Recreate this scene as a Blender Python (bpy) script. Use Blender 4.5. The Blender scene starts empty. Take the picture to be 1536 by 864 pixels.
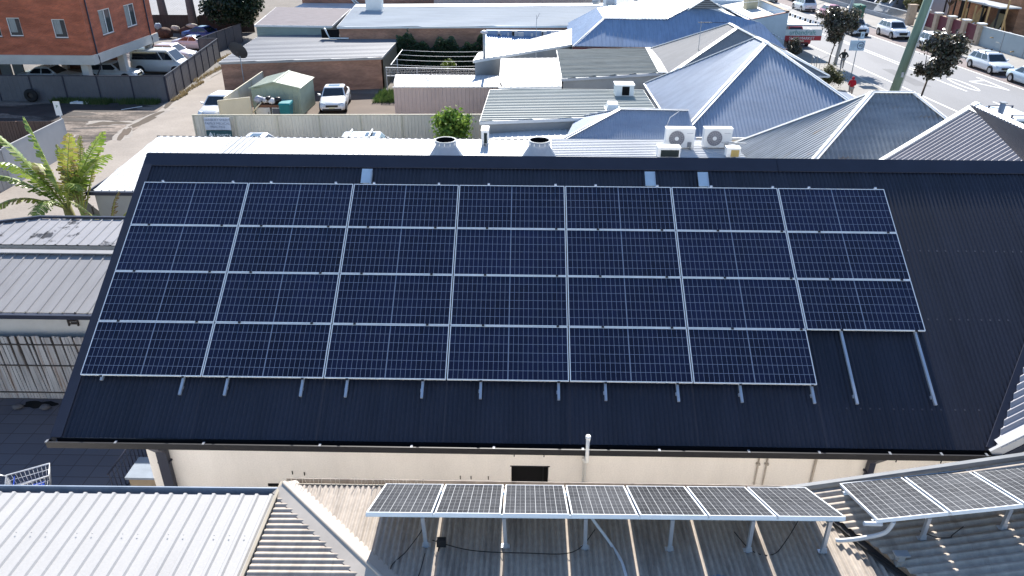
import bpy, math, random
from mathutils import Vector, Matrix
V = Vector
R = math.radians
rnd = random.Random(11)
sc = bpy.context.scene
col = sc.collection
PI = math.pi

# ------------------------------------------------------------------ materials
MATS = {}
def mat(name, base, rough=.6, metal=0., var=.12, scale=3., stretch=(1, 1, 1), bump=0., spec=.22, second=None, amount=.5, sharp=.15, fine=0., fscale=40.):
    """Principled surface with uneven colour: large mottling, optional stain colour with its own shape, fine grain."""
    if name in MATS: return MATS[name]
    m = bpy.data.materials.new(name); m.use_nodes = True
    nt = m.node_tree; N = nt.nodes; L = nt.links
    b = N['Principled BSDF']
    b.inputs['Roughness'].default_value = rough; b.inputs['Metallic'].default_value = metal
    b.inputs['Specular IOR Level'].default_value = spec
    tc = N.new('ShaderNodeTexCoord'); mp = N.new('ShaderNodeMapping'); mp.inputs['Scale'].default_value = stretch
    geo = N.new('ShaderNodeNewGeometry')
    L.new(geo.outputs['Position'], mp.inputs['Vector'])
    n1 = N.new('ShaderNodeTexNoise'); n1.inputs['Scale'].default_value = scale; n1.inputs['Detail'].default_value = 6
    n1.inputs['Roughness'].default_value = .65
    L.new(mp.outputs[0], n1.inputs['Vector'])
    hsv = N.new('ShaderNodeHueSaturation'); hsv.inputs['Color'].default_value = (*base, 1)
    mr = N.new('ShaderNodeMapRange'); mr.inputs['From Min'].default_value = .3; mr.inputs['From Max'].default_value = .7
    mr.inputs['To Min'].default_value = 1 - var; mr.inputs['To Max'].default_value = 1 + var
    L.new(n1.outputs['Fac'], mr.inputs['Value']); L.new(mr.outputs[0], hsv.inputs['Value'])
    out = hsv.outputs['Color']
    if second:
        n2 = N.new('ShaderNodeTexNoise'); n2.inputs['Scale'].default_value = scale * .7; n2.inputs['Detail'].default_value = 8
        n2.inputs['Roughness'].default_value = .7
        ad = N.new('ShaderNodeVectorMath'); ad.inputs[1].default_value = (17.3, 5.1, 9.7)
        L.new(mp.outputs[0], ad.inputs[0]); L.new(ad.outputs[0], n2.inputs['Vector'])
        r2 = N.new('ShaderNodeMapRange'); r2.inputs['From Min'].default_value = amount; r2.inputs['From Max'].default_value = amount + sharp
        L.new(n2.outputs['Fac'], r2.inputs['Value'])
        mx = N.new('ShaderNodeMix'); mx.data_type = 'RGBA'
        L.new(r2.outputs[0], mx.inputs['Factor']); L.new(out, mx.inputs['A']); mx.inputs['B'].default_value = (*second, 1)
        out = mx.outputs['Result']
    if fine:
        n3 = N.new('ShaderNodeTexNoise'); n3.inputs['Scale'].default_value = fscale; n3.inputs['Detail'].default_value = 3
        L.new(geo.outputs['Position'], n3.inputs['Vector'])
        h3 = N.new('ShaderNodeHueSaturation')
        m3 = N.new('ShaderNodeMapRange'); m3.inputs['From Min'].default_value = .3; m3.inputs['From Max'].default_value = .7
        m3.inputs['To Min'].default_value = 1 - fine; m3.inputs['To Max'].default_value = 1 + fine
        L.new(n3.outputs['Fac'], m3.inputs['Value']); L.new(m3.outputs[0], h3.inputs['Value']); L.new(out, h3.inputs['Color'])
        out = h3.outputs['Color']
    L.new(out, b.inputs['Base Color'])
    if bump:
        bp = N.new('ShaderNodeBump'); bp.inputs['Strength'].default_value = bump; bp.inputs['Distance'].default_value = .02
        L.new(n1.outputs['Fac'], bp.inputs['Height']); L.new(bp.outputs[0], b.inputs['Normal'])
    MATS[name] = m
    return m

def wall_uv(nt):
    """vector (x+y, z) from world position: lays courses on any upright axis-aligned wall"""
    N = nt.nodes; L = nt.links
    g = N.new('ShaderNodeNewGeometry'); s = N.new('ShaderNodeSeparateXYZ'); a = N.new('ShaderNodeMath'); c = N.new('ShaderNodeCombineXYZ')
    L.new(g.outputs['Position'], s.inputs[0]); L.new(s.outputs[0], a.inputs[0]); L.new(s.outputs[1], a.inputs[1])
    L.new(a.outputs[0], c.inputs[0]); L.new(s.outputs[2], c.inputs[1])
    return c.outputs[0], g.outputs['Position']

def brick(name, c1, c2, mortar, w=.23, h=.076, ms=.008):
    m = bpy.data.materials.new(name); m.use_nodes = True
    nt = m.node_tree; N = nt.nodes; L = nt.links; b = N['Principled BSDF']; b.inputs['Roughness'].default_value = .85
    vec, pos = wall_uv(nt)
    t = N.new('ShaderNodeTexBrick'); t.inputs['Scale'].default_value = 1; t.inputs['Brick Width'].default_value = w
    t.inputs['Row Height'].default_value = h; t.inputs['Mortar Size'].default_value = ms
    t.inputs['Color1'].default_value = (*c1, 1); t.inputs['Color2'].default_value = (*c2, 1); t.inputs['Mortar'].default_value = (*mortar, 1)
    L.new(vec, t.inputs['Vector'])
    n = N.new('ShaderNodeTexNoise'); n.inputs['Scale'].default_value = 1.2; n.inputs['Detail'].default_value = 7
    mp = N.new('ShaderNodeMapping'); mp.inputs['Scale'].default_value = (.6, .6, 2.2)
    L.new(pos, mp.inputs['Vector']); L.new(mp.outputs[0], n.inputs['Vector'])
    hs = N.new('ShaderNodeHueSaturation'); mr = N.new('ShaderNodeMapRange'); mr.inputs['From Min'].default_value = .3; mr.inputs['From Max'].default_value = .7
    mr.inputs['To Min'].default_value = .72; mr.inputs['To Max'].default_value = 1.25
    L.new(n.outputs['Fac'], mr.inputs['Value']); L.new(mr.outputs[0], hs.inputs['Value']); L.new(t.outputs['Color'], hs.inputs['Color'])
    L.new(hs.outputs[0], b.inputs['Base Color'])
    return m

def leafmat(name, cols, rough=.5):
    m = bpy.data.materials.new(name); m.use_nodes = True
    nt = m.node_tree; N = nt.nodes; L = nt.links; b = N['Principled BSDF']; b.inputs['Roughness'].default_value = rough
    g = N.new('ShaderNodeNewGeometry'); r = N.new('ShaderNodeValToRGB')
    el = r.color_ramp.elements
    while len(el) < len(cols): el.new(.5)
    for i, c in enumerate(cols):
        el[i].position = i / max(1, len(cols) - 1); el[i].color = (*c, 1)
    L.new(g.outputs['Random Per Island'], r.inputs[0]); L.new(r.outputs[0], b.inputs['Base Color'])
    tr = N.new('ShaderNodeBsdfTranslucent'); mx = N.new('ShaderNodeMixShader'); mx.inputs[0].default_value = .3
    L.new(r.outputs[0], tr.inputs['Color']); L.new(b.outputs[0], mx.inputs[1]); L.new(tr.outputs[0], mx.inputs[2])
    L.new(mx.outputs[0], N['Material Output'].inputs['Surface'])
    return m

def cellmat(name, nx, ny, cell, line, lw, half=True, rough=.1, node_w=None, bus=0):
    """photovoltaic glass: cell grid laid out in the sheet's own UVs"""
    m = bpy.data.materials.new(name); m.use_nodes = True
    nt = m.node_tree; N = nt.nodes; L = nt.links; b = N['Principled BSDF']
    b.inputs['Roughness'].default_value = rough; b.inputs['IOR'].default_value = 1.45
    uv = N.new('ShaderNodeTexCoord'); s = N.new('ShaderNodeSeparateXYZ'); L.new(uv.outputs['UV'], s.inputs[0])
    def M(op, a, bb=None):
        n = N.new('ShaderNodeMath'); n.operation = op
        for i, x in enumerate((a, bb)):
            if x is None: continue
            if isinstance(x, (int, float)): n.inputs[i].default_value = x
            else: L.new(x, n.inputs[i])
        return n.outputs[0]
    def grid(o, n, w):
        f = M('FRACT', M('MULTIPLY', o, n)); return M('GREATER_THAN', M('ABSOLUTE', M('SUBTRACT', f, .5)), .5 - w)
    gx = grid(s.outputs[0], nx, lw); gy = grid(s.outputs[1], ny, lw * (node_w or 1))
    mk = M('MAXIMUM', gx, gy)
    if half:
        mk = M('MAXIMUM', mk, M('LESS_THAN', M('ABSOLUTE', M('SUBTRACT', s.outputs[0], .5)), .0045))
    t = N.new('ShaderNodeTexNoise'); t.inputs['Scale'].default_value = 1.3; g = N.new('ShaderNodeNewGeometry'); L.new(g.outputs['Position'], t.inputs['Vector'])
    hs = N.new('ShaderNodeHueSaturation'); hs.inputs['Color'].default_value = (*cell, 1)
    wn = N.new('ShaderNodeTexWhiteNoise'); wn.noise_dimensions = '2D'
    cv = N.new('ShaderNodeCombineXYZ'); L.new(M('FLOOR', M('MULTIPLY', s.outputs[0], nx)), cv.inputs[0]); L.new(M('FLOOR', M('MULTIPLY', s.outputs[1], ny)), cv.inputs[1])
    L.new(cv.outputs[0], wn.inputs['Vector'])
    oi = N.new('ShaderNodeObjectInfo')
    L.new(M('ADD', M('ADD', M('ADD', M('MULTIPLY', t.outputs['Fac'], .8), .25), M('MULTIPLY', wn.outputs['Value'], .3)), M('MULTIPLY', oi.outputs['Random'], .4)), hs.inputs['Value'])
    t2 = N.new('ShaderNodeTexNoise'); t2.inputs['Scale'].default_value = .9; t2.inputs['Detail'].default_value = 6; L.new(g.outputs['Position'], t2.inputs['Vector'])
    L.new(M('ADD', M('MULTIPLY', t2.outputs['Fac'], .22), rough - .09), b.inputs['Roughness'])
    mx = N.new('ShaderNodeMix'); mx.data_type = 'RGBA'; L.new(mk, mx.inputs['Factor']); L.new(hs.outputs[0], mx.inputs['A']); mx.inputs['B'].default_value = (*line, 1)
    out = mx.outputs['Result']
    if bus:
        bm = grid(s.outputs[1] if half else s.outputs[0], (ny if half else nx) * bus, .05)
        m2 = N.new('ShaderNodeMix'); m2.data_type = 'RGBA'; L.new(M('MULTIPLY', bm, .35), m2.inputs['Factor']); L.new(out, m2.inputs['A']); m2.inputs['B'].default_value = (*line, 1)
        out = m2.outputs['Result']
    L.new(out, b.inputs['Base Color'])
    return m

# ------------------------------------------------------------------ mesh building
LOC = {}
class MB:
    def __init__(s): s.v = []; s.f = []; s.sm = []; s.uv = {}
    def face(s, pts, smooth=False, uv=None):
        i = len(s.v); s.v += [V(p) for p in pts]; s.f.append(tuple(range(i, i + len(pts)))); s.sm.append(smooth)
        if uv: s.uv[len(s.f) - 1] = uv
        return s
    def box(s, x0, x1, y0, y1, z0, z1):
        return s.hexa([(x0, y0, z0), (x1, y0, z0), (x1, y1, z0), (x0, y1, z0), (x0, y0, z1), (x1, y0, z1), (x1, y1, z1), (x0, y1, z1)])
    def hexa(s, p):
        i = len(s.v); s.v += [V(q) for q in p]
        for f in ((0, 3, 2, 1), (4, 5, 6, 7), (0, 1, 5, 4), (1, 2, 6, 5), (2, 3, 7, 6), (3, 0, 4, 7)):
            s.f.append(tuple(i + k for k in f)); s.sm.append(False)
        return s
    def bar(s, p, q, w, h, up=(0, 0, 1)):
        p = V(p); q = V(q); d = (q - p).normalized(); u = V(up); sd = d.cross(u)
        if sd.length < 1e-4: sd = d.cross(V((0, 1, 0)))
        sd.normalize(); u = sd.cross(d).normalized(); a = sd * (w / 2); b = u * (h / 2)
        return s.hexa([p - a - b, p + a - b, q + a - b, q - a - b, p - a + b, p + a + b, q + a + b, q - a + b])
    def extrude(s, poly, vec):
        vec = V(vec); n = len(poly); i = len(s.v); s.v += [V(p) for p in poly] + [V(p) + vec for p in poly]
        s.f.append(tuple(range(i, i + n))[::-1]); s.f.append(tuple(range(i + n, i + 2 * n))); s.sm += [False, False]
        for k in range(n):
            s.f.append((i + k, i + (k + 1) % n, i + n + (k + 1) % n, i + n + k)); s.sm.append(False)
        return s
    def rings(s, rings, smooth=True, cap=True, close=True):
        n = len(rings[0]); i = len(s.v)
        for r in rings: s.v += [V(p) for p in r]
        for a in range(len(rings) - 1):
            for k in range(n if close else n - 1):
                s.f.append((i + a * n + k, i + a * n + (k + 1) % n, i + (a + 1) * n + (k + 1) % n, i + (a + 1) * n + k)); s.sm.append(smooth)
        if cap:
            s.f.append(tuple(range(i, i + n))[::-1]); s.f.append(tuple(range(i + (len(rings) - 1) * n, i + len(rings) * n))); s.sm += [False, False]
        return s
    def tube(s, pts, r, n=7, r1=None, cap=True):
        pts = [V(p) for p in pts]; rs = []
        m = len(pts)
        for k, p in enumerate(pts):
            d = (pts[min(k + 1, m - 1)] - pts[max(k - 1, 0)]).normalized()
            a = d.cross(V((0, 0, 1)));
            if a.length < .05: a = d.cross(V((1, 0, 0)))
            a.normalize(); b = d.cross(a)
            if isinstance(r, (list, tuple)): rad = r[k]
            else: rad = r if r1 is None else r + (r1 - r) * k / (m - 1)
            rs.append([p + (a * math.cos(t) + b * math.sin(t)) * rad for t in [2 * PI * j / n for j in range(n)]])
        return s.rings(rs, True, cap)
    def lathe(s, prof, c, n=24, axis='z', cap=True):
        c = V(c); rs = []
        for (r, h) in prof:
            ring = []
            for j in range(n):
                t = 2 * PI * j / n; x, y = r * math.cos(t), r * math.sin(t)
                ring.append(c + (V((x, y, h)) if axis == 'z' else V((h, x, y)) if axis == 'x' else V((x, h, y))))
            rs.append(ring)
        return s.rings(rs, True, cap)
    def sheet(s, poly, fall, spacing=.1, amp=.01, prof='corr', k=6, rib=.3, lift=0., phase=0.):
        """profiled metal sheet filling a convex polygon; ribs run along fall"""
        poly = [V(p) for p in poly]; c = sum(poly, V()) / len(poly)
        n = V((0, 0, 0))
        for a, b in zip(poly, poly[1:] + poly[:1]): n += (a - c).cross(b - c)
        n.normalize()
        if n.z < -1e-6 or (abs(n.z) < 1e-6 and n.y > 0): n = -n
        f = V(fall); f = (f - n * f.dot(n)).normalized(); u = f.cross(n).normalized()
        P = [((p - c).dot(u), (p - c).dot(f)) for p in poly]
        u0 = min(p[0] for p in P); u1 = max(p[0] for p in P)
        us = []
        i0 = int(math.floor((u0 - phase) / spacing)) - 1; i1 = int(math.ceil((u1 - phase) / spacing)) + 1
        for i in range(i0, i1 + 1):
            b = phase + i * spacing
            if prof == 'corr':
                for j in range(k): us.append((b + spacing * j / k, amp * math.sin(2 * PI * j / k)))
            else:
                w = spacing * rib
                us += [(b, 0), (b + w * .25, amp), (b + w * .75, amp), (b + w, 0)]
        def hat(x):
            for (a, ha), (b, hb) in zip(us, us[1:]):
                if a <= x <= b: return ha + (hb - ha) * ((x - a) / (b - a) if b > a else 0)
            return 0
        ext = [(x, h) for x, h in us if u0 + 1e-4 < x < u1 - 1e-4] + [(p[0], None) for p in P]
        ext = sorted(((x, hat(x) if h is None else h) for x, h in ext), key=lambda t: t[0])
        prev = None
        for x, h in ext:
            x_ = min(max(x, u0 + 1e-5), u1 - 1e-5); vs = []
            for (a, b) in zip(P, P[1:] + P[:1]):
                if (a[0] - x_) * (b[0] - x_) < 0:
                    t = (x_ - a[0]) / (b[0] - a[0]); vs.append(a[1] + t * (b[1] - a[1]))
            if len(vs) < 2: continue
            p0 = c + u * x + f * min(vs) + n * (h + lift); p1 = c + u * x + f * max(vs) + n * (h + lift)
            i = len(s.v); s.v += [p0, p1]
            if prev is not None: s.f.append((prev, prev + 1, i + 1, i)); s.sm.append(prof == 'corr')
            prev = i
        return s
    def build(s, name, m, parent=None, mods=None):
        off = LOC.get(parent.name, V()) if parent else V()
        me = bpy.data.meshes.new(name); me.from_pydata([tuple(p - off) for p in s.v], [], s.f)
        me.polygons.foreach_set('use_smooth', s.sm)
        if s.uv:
            l = me.uv_layers.new(name='UVMap')
            for fi, uv in s.uv.items():
                for li, c in zip(me.polygons[fi].loop_indices, uv): l.data[li].uv = c
        me.materials.append(m); me.update()
        o = bpy.data.objects.new(name, me); col.objects.link(o)
        if parent: o.parent = parent; LOC[o.name] = off
        return o

def tag(o, label=None, cat=None, group=None, kind=None):
    if label: o['label'] = label
    if cat: o['category'] = cat
    if group: o['group'] = group
    if kind: o['kind'] = kind
    return o
def thing(name, label, cat, loc=(0, 0, 0), group=None, rz=0):
    o = bpy.data.objects.new(name, None); col.objects.link(o); o.location = loc; o.rotation_euler = (0, 0, rz)
    o.empty_display_size = .2; LOC[o.name] = V(loc) if rz == 0 else V()
    return tag(o, label, cat, group)
def struct(name, mb, m): return tag(mb.build(name, m), kind='structure')
def kids(o): return [c for c in bpy.data.objects if c.parent == o]
def dup(o, loc, label, rot=None, parent=None, group=None):
    c = o.copy(); col.objects.link(c)
    if parent is None:
        c.location = loc
        if rot is not None: c.rotation_euler = rot
        c['label'] = label
        if group: c['group'] = group
    else: c.parent = parent
    for ch in list(o.children): dup(ch, None, None, None, c)
    return c
def bx(x0, x1, y0, y1, z0, z1): return MB().box(x0, x1, y0, y1, z0, z1)
def words(txt, size, m, name, origin, parent=None, rot=(R(90), 0, 0), align='CENTER', depth=.004):
    cu = bpy.data.curves.new(name, 'FONT'); cu.body = txt; cu.size = size; cu.align_x = align; cu.extrude = depth
    t = bpy.data.objects.new('tmp', cu); col.objects.link(t)
    bpy.context.view_layer.update()
    me = bpy.data.meshes.new_from_object(t.evaluated_get(bpy.context.evaluated_depsgraph_get()))
    bpy.data.objects.remove(t); bpy.data.curves.remove(cu)
    from mathutils import Euler
    mt = Matrix.Translation(V(origin) - (LOC.get(parent.name, V()) if parent else V())) @ Euler(rot).to_matrix().to_4x4()
    me.transform(mt); me.materials.clear(); me.materials.append(m); me.name = name
    o = bpy.data.objects.new(name, me); col.objects.link(o)
    if parent: o.parent = parent
    return o

# ------------------------------------------------------------------ palette
navy = mat('dark_navy_roof_steel', (.023, .0255, .040), .45, 0, .25, 1.2, (2.0, .22, .22), spec=.35, second=(.032, .035, .050), amount=.54, sharp=.25, fine=.12, fscale=25)
navy_trim = mat('dark_navy_flashing', (.032, .036, .055), .4, 0, .1, 2)
alu = mat('anodised_aluminium', (.52, .56, .62), .35, .55, .08, 4)
alu_frame = mat('silver_panel_frame', (.76, .79, .82), .4, .15, .06, 4)
black = mat('black_plastic', (.02, .02, .022), .5)
dark = mat('dark_void', (.008, .008, .009), .9)
cream = mat('cream_render', (.83, .785, .725), .85, 0, .10, .9, (1, 1, .35), second=(.75, .70, .635), amount=.56, sharp=.25, fine=.05)
white = mat('white_paint', (.78, .78, .76), .5, 0, .06, 2)
whitesheet = mat('white_roof_steel', (.56, .57, .58), .55, 0, .08, .8, second=(.48, .49, .50), amount=.56, sharp=.2, fine=.04)
whitefront = mat('off_white_roof_steel', (.375, .37, .365), .55, 0, .07, .9, (1, .4, 1), second=(.345, .34, .335), amount=.56, sharp=.2, fine=.05)
galv = mat('galvanised_steel', (.30, .33, .37), .5, .25, .14, 1.4, (1, 1, 1), second=(.26, .28, .31), amount=.55, sharp=.2)
galv_old = mat('weathered_galvanised_steel', (.225, .26, .295), .6, 0, .25, 1.1, (.35, 3.0, 1), second=(.22, .165, .12), amount=.60, sharp=.1, fine=.08)
greengrey = mat('pale_green_grey_steel', (.27, .31, .30), .55, 0, .16, 1.0, (.3, 2.5, 1), second=(.34, .36, .355), amount=.54, sharp=.15)
greyrib = mat('grey_fibre_sheet', (.25, .265, .245), .75, 0, .2, 1.2, (.4, 2, 1), second=(.18, .19, .175), amount=.58, sharp=.12)
bluesteel = mat('bluish_galvanised_steel', (.24, .325, .46), .5, .25, .12, 1.0, (2, 1, .6))
lightsteel = mat('bright_zinc_steel', (.46, .48, .51), .45, .2, .08, 1.2)
concrete = mat('pale_concrete', (.275, .243, .213), .9, 0, .14, .35, second=(.235, .207, .183), amount=.50, sharp=.25, fine=.1, fscale=9)
dirt = mat('wet_and_dry_dirt', (.20, .165, .14), .9, 0, .35, .55, (.32, 1.3, 1), second=(.05, .042, .038), amount=.485, sharp=.12, fine=.35, fscale=5)
asphalt = mat('old_grey_asphalt', (.225, .225, .232), .75, 0, .1, .25, (1, .25, 1), second=(.195, .195, .20), amount=.54, sharp=.2, fine=.12, fscale=12)
carpark = mat('car_park_asphalt', (.17, .16, .15), .9, 0, .2, .4, fine=.15, fscale=8)
path_m = mat('footpath_concrete', (.30, .285, .265), .9, 0, .12, .5, fine=.08, fscale=9)
kerb_m = mat('kerb_concrete', (.42, .41, .39), .9, 0, .12, 1)
paint = mat('road_line_paint', (.72, .72, .70), .7, 0, .12, 3, second=(.4, .4, .4), amount=.66, sharp=.1)
redstrip = mat('reddish_shoulder_asphalt', (.22, .185, .18), .9, 0, .15, .5, fine=.1, fscale=10)
brick_red = brick('red_orange_brick', (.48, .115, .05), (.36, .085, .042), (.36, .20, .14), ms=.006)
brick_brn = brick('brown_brick', (.42, .205, .125), (.32, .15, .095), (.38, .28, .22), ms=.007)
brick_dk = brick('dark_brown_brick', (.20, .085, .055), (.15, .07, .05), (.2, .14, .11))
darkfence = mat('dark_grey_fence_steel', (.115, .113, .122), .6, 0, .12, 1)
beige = mat('beige_fence_steel', (.76, .69, .56), .6, 0, .12, .6, (2, 2, .4), second=(.80, .74, .62), amount=.55, sharp=.2)
cream_steel = mat('cream_gate_steel', (.60, .55, .42), .55, 0, .06, 1)
greywall = mat('grey_cladding', (.36, .36, .35), .6, 0, .1, 1)
pink = mat('pinkish_steel_cladding', (.50, .41, .39), .6, 0, .08, 1)
shedgreen = mat('pale_green_shed_steel', (.36, .42, .33), .55, 0, .1, 1.2, second=(.42, .40, .28), amount=.6, sharp=.15)
timber = mat('weathered_brown_timber', (.17, .105, .08), .85, 0, .35, 3, (3, 3, .25))
timber_dk = mat('dark_timber', (.07, .06, .055), .85, 0, .3, 3, (3, 3, .3))
pine = mat('pine_timber', (.45, .30, .14), .8, 0, .2, 3)
rusty = mat('rusty_grey_boards', (.43, .41, .40), .85, 0, .3, 3.0, (3.5, 1, .22), second=(.27, .18, .13), amount=.52, sharp=.16)
tile_m = mat('dark_paving_tile', (.060, .062, .078), .7, 0, .16, .8, fine=.08, fscale=8)
grey_roof = mat('grey_rib_roof_steel', (.25, .245, .25), .5, 0, .1, .8, (2.5, .5, .5), second=(.205, .197, .20), amount=.55, sharp=.2)
tan_roof = mat('tan_fibre_cement_roof', (.39, .34, .29), .85, 0, .16, 1.3, (4.5, .45, 1), second=(.20, .17, .145), amount=.53, sharp=.2, fine=.1, fscale=14)  # dark streaks: soot over the whole roof, also meant to deepen the panels' shade
purple = mat('purple_grey_shingle', (.135, .12, .135), .85, 0, .3, 2.0, (.6, 3.5, 1))
weatherboard = mat('sage_weatherboard', (.30, .37, .34), .7, 0, .08, 1)
glass = mat('dark_window_glass', (.02, .03, .04), .06, 0, .05, 1, spec=.8)
carglass = mat('car_glass', (.012, .018, .025), .04, 0, .05, 1, spec=.9)
tyre_m = mat('tyre_rubber', (.02, .02, .021), .8)
rim_m = mat('alloy_rim', (.45, .46, .48), .35, .7)
lamp_m = mat('headlamp_lens', (.65, .68, .7), .12, .2)
tail_m = mat('tail_lamp_lens', (.35, .02, .02), .2)
plate_m = mat('blank_number_plate', (.6, .58, .4), .5)
polegreen = mat('green_treated_pole', (.20, .27, .20), .8, 0, .15, 2, (4, 4, .3))
steel_pole = mat('grey_steel_pole', (.36, .38, .40), .5, .3)
cable_m = mat('black_cable', (.015, .015, .016), .6)
conduit = mat('grey_white_conduit', (.62, .64, .67), .5)
maroon = mat('maroon_infill_panel', (.12, .03, .045), .6)
sandstone = mat('tan_block_pier', (.42, .33, .25), .9, 0, .15, 3)
bluegrey = mat('blue_grey_fence_steel', (.34, .40, .43), .55, 0, .06, 1)
skin_m = mat('skin', (.45, .27, .19), .6); hair_m = mat('dark_hair', (.02, .016, .013), .7)

# ------------------------------------------------------------------ world, sun, camera
ELEV = R(35.2)
w = bpy.data.worlds.new('World'); sc.world = w; w.use_nodes = True
nt = w.node_tree; bg = nt.nodes['Background']; sky = nt.nodes.new('ShaderNodeTexSky'); sky.sky_type = 'NISHITA'
sky.sun_disc = False; sky.sun_elevation = ELEV; sky.sun_rotation = 0; sky.air_density = 1.0; sky.dust_density = .2; sky.ozone_density = 3.2
nt.links.new(sky.outputs[0], bg.inputs[0]); bg.inputs[1].default_value = .095
sl = bpy.data.lights.new('sun', 'SUN'); sl.energy = 4.6; sl.angle = R(.5); sl.color = (1, .95, .88)
so = bpy.data.objects.new('sun', sl); col.objects.link(so); so.rotation_euler = (-(PI / 2 - ELEV), 0, 0); so.location = (0, 40, 40)
cd = bpy.data.cameras.new('camera'); co = bpy.data.objects.new('camera', cd); col.objects.link(co); sc.camera = co
cd.sensor_width = 36; cd.lens = 1120.09 / 1536 * 36; cd.clip_end = 2000; cd.clip_start = .1
yaw, pit, rol = .0146364, .478350, .0050693
fw = V((-math.sin(yaw) * math.cos(pit), math.cos(yaw) * math.cos(pit), -math.sin(pit))); rt = V((math.cos(yaw), math.sin(yaw), 0)); up = rt.cross(fw)
r2 = rt * math.cos(rol) + up * math.sin(rol); u2 = -rt * math.sin(rol) + up * math.cos(rol)
co.matrix_world = Matrix(((r2.x, u2.x, -fw.x, 7.3083), (r2.y, u2.y, -fw.y, -10.1908), (r2.z, u2.z, -fw.z, 13.0), (0, 0, 0, 1)))
vs = sc.view_settings; vs.view_transform = 'Standard'; vs.look = 'None'; vs.exposure = 1.28; vs.gamma = 1; vs.use_curve_mapping = False
sc.render.engine = 'CYCLES'

# ------------------------------------------------------------------ setting: ground, yards, road
struct('ground', MB().face([(-260, -160, -.02), (300, -160, -.02), (300, 420, -.02), (-260, 420, -.02)]), mat('ground_earth', (.17, .15, .13), .95, 0, .2, .2, fine=.15, fscale=4))
struct('laneway', MB().face([(-18.2, 10, 0), (-11.0, 10, 0), (-11.6, 33, 0), (-14.9, 46.5, 0), (-16.0, 60, 0), (-17.5, 110, 0), (-21.5, 110, 0), (-18.4, 60, 0), (-18.25, 43.2, 0), (-17.3, 36, 0), (-18.6, 29, 0)]), concrete)
yard = MB().face([(-45, 31.4, -.006), (-19.8, 31.4, -.006), (-18.5, 29.5, -.006), (-17.0, 36, -.006), (-18.1, 43.2, -.006), (-45, 43.2, -.006)])
struct('dirt_yard', yard, dirt)
# irregular puddles and pale salt rims along the lane edge
def blob(cx, cy, rx, ry, z, seed, n=26, rot=0.):
    q = random.Random(seed); ph = [q.uniform(0, 6.28) for _ in range(4)]; pts = []
    for i in range(n):
        t = 2 * PI * i / n; k = 1 + .22 * math.sin(2 * t + ph[0]) + .16 * math.sin(3 * t + ph[1]) + .1 * math.sin(5 * t + ph[2]) + .07 * math.sin(7 * t + ph[3])
        x, y = rx * k * math.cos(t), ry * k * math.sin(t)
        pts.append((cx + x * math.cos(rot) - y * math.sin(rot), cy + x * math.sin(rot) + y * math.cos(rot), z))
    return pts
salt = mat('pale_salt_crust', (.275, .25, .225), .9, 0, .2, 2); pud = mat('muddy_puddle', (.17, .145, .12), .12, 0, .1, 2)
mudm = mat('dark_mud', (.05, .044, .042), .7, 0, .3, 1)
sm = MB()
for i, (x, y, a, b, r) in enumerate([(-17.8, 38.7, .55, 2.6, -.1), (-18.0, 43.2, .35, 2.0, .1), (-18.3, 48.5, .3, 3.0, .02), (-17.6, 35.2, .42, 1.9, .3), (-19.6, 37.6, 1.5, .7, 0), (-18.6, 52.5, .25, 2.5, 0), (-20.9, 34.2, 1.0, .25, .5)]):
    sm.face(blob(x, y, a, b, .002 + i * .0004, i, rot=r))
tag(sm.build('salt_crust', salt), kind='structure')
pm = MB()
for i, (x, y, a, b, r) in enumerate([(-17.7, 38.5, .38, 1.9, -.1), (-17.6, 35.2, .27, 1.4, .3), (-19.7, 37.5, 1.1, .5, 0), (-18.05, 42.9, .22, 1.3, .1)]):
    pm.face(blob(x, y, a, b, .006 + i * .0004, 30 + i, rot=r))
tag(pm.build('puddle', pud), kind='structure')
mm = MB()
for i, (x, y, a, b, r) in enumerate([(-23.5, 35.6, 2.4, .35, .05), (-22.0, 38.3, 2.6, .3, -.04), (-20.4, 36.4, 1.3, .22, .1), (-24, 41.5, 3.6, 1.2, 0), (-27, 40.3, 4.5, 1.0, 0), (-20.2, 33.4, 1.2, .4, .2), (-21.4, 41.2, 1.8, .25, .05), (-29, 38, 3, .6, 0), (-20.8, 42.4, 2.3, .55, 0)]):
    mm.face(blob(x, y, a, b, -.003 + i * .0004, 60 + i, 30, r))
tag(mm.build('mud', mudm), kind='structure')
struct('car_park', MB().face([(-60, 43.2, -.004), (-18.5, 43.2, -.004), (-18.6, 60, -.004), (-20.5, 75, -.004), (-60, 75, -.004)]), carpark)
struct('yard_paving', MB().face([(-12, 24.3, -.004), (9, 24.3, -.004), (9, 46.6, -.004), (-12, 46.6, -.004)]), mat('yard_concrete', (.13, .10, .08), .9, 0, .15, .5))
# the paved court beside the black-roofed hall: one sheet, joints as a grid of thin grooves
tm = bpy.data.materials.new('court_tiles'); tm.use_nodes = True
b = tm.node_tree.nodes['Principled BSDF']; b.inputs['Roughness'].default_value = .6
t = tm.node_tree.nodes.new('ShaderNodeTexBrick'); t.offset = 0; t.inputs['Scale'].default_value = 1; t.inputs['Brick Width'].default_value = .6; t.inputs['Row Height'].default_value = .42
t.inputs['Mortar Size'].default_value = .012; t.inputs['Color1'].default_value = (.088, .092, .118, 1); t.inputs['Color2'].default_value = (.074, .077, .100, 1); t.inputs['Mortar'].default_value = (.035, .035, .042, 1)
g = tm.node_tree.nodes.new('ShaderNodeNewGeometry'); tm.node_tree.links.new(g.outputs['Position'], t.inputs['Vector']); tm.node_tree.links.new(t.outputs['Color'], b.inputs['Base Color'])
struct('courtyard_paving', MB().face([(-14, -1.5, .004), (1.5, -1.5, .004), (1.5, 7.45, .004), (-14, 7.45, .004)]), tm)

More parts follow.
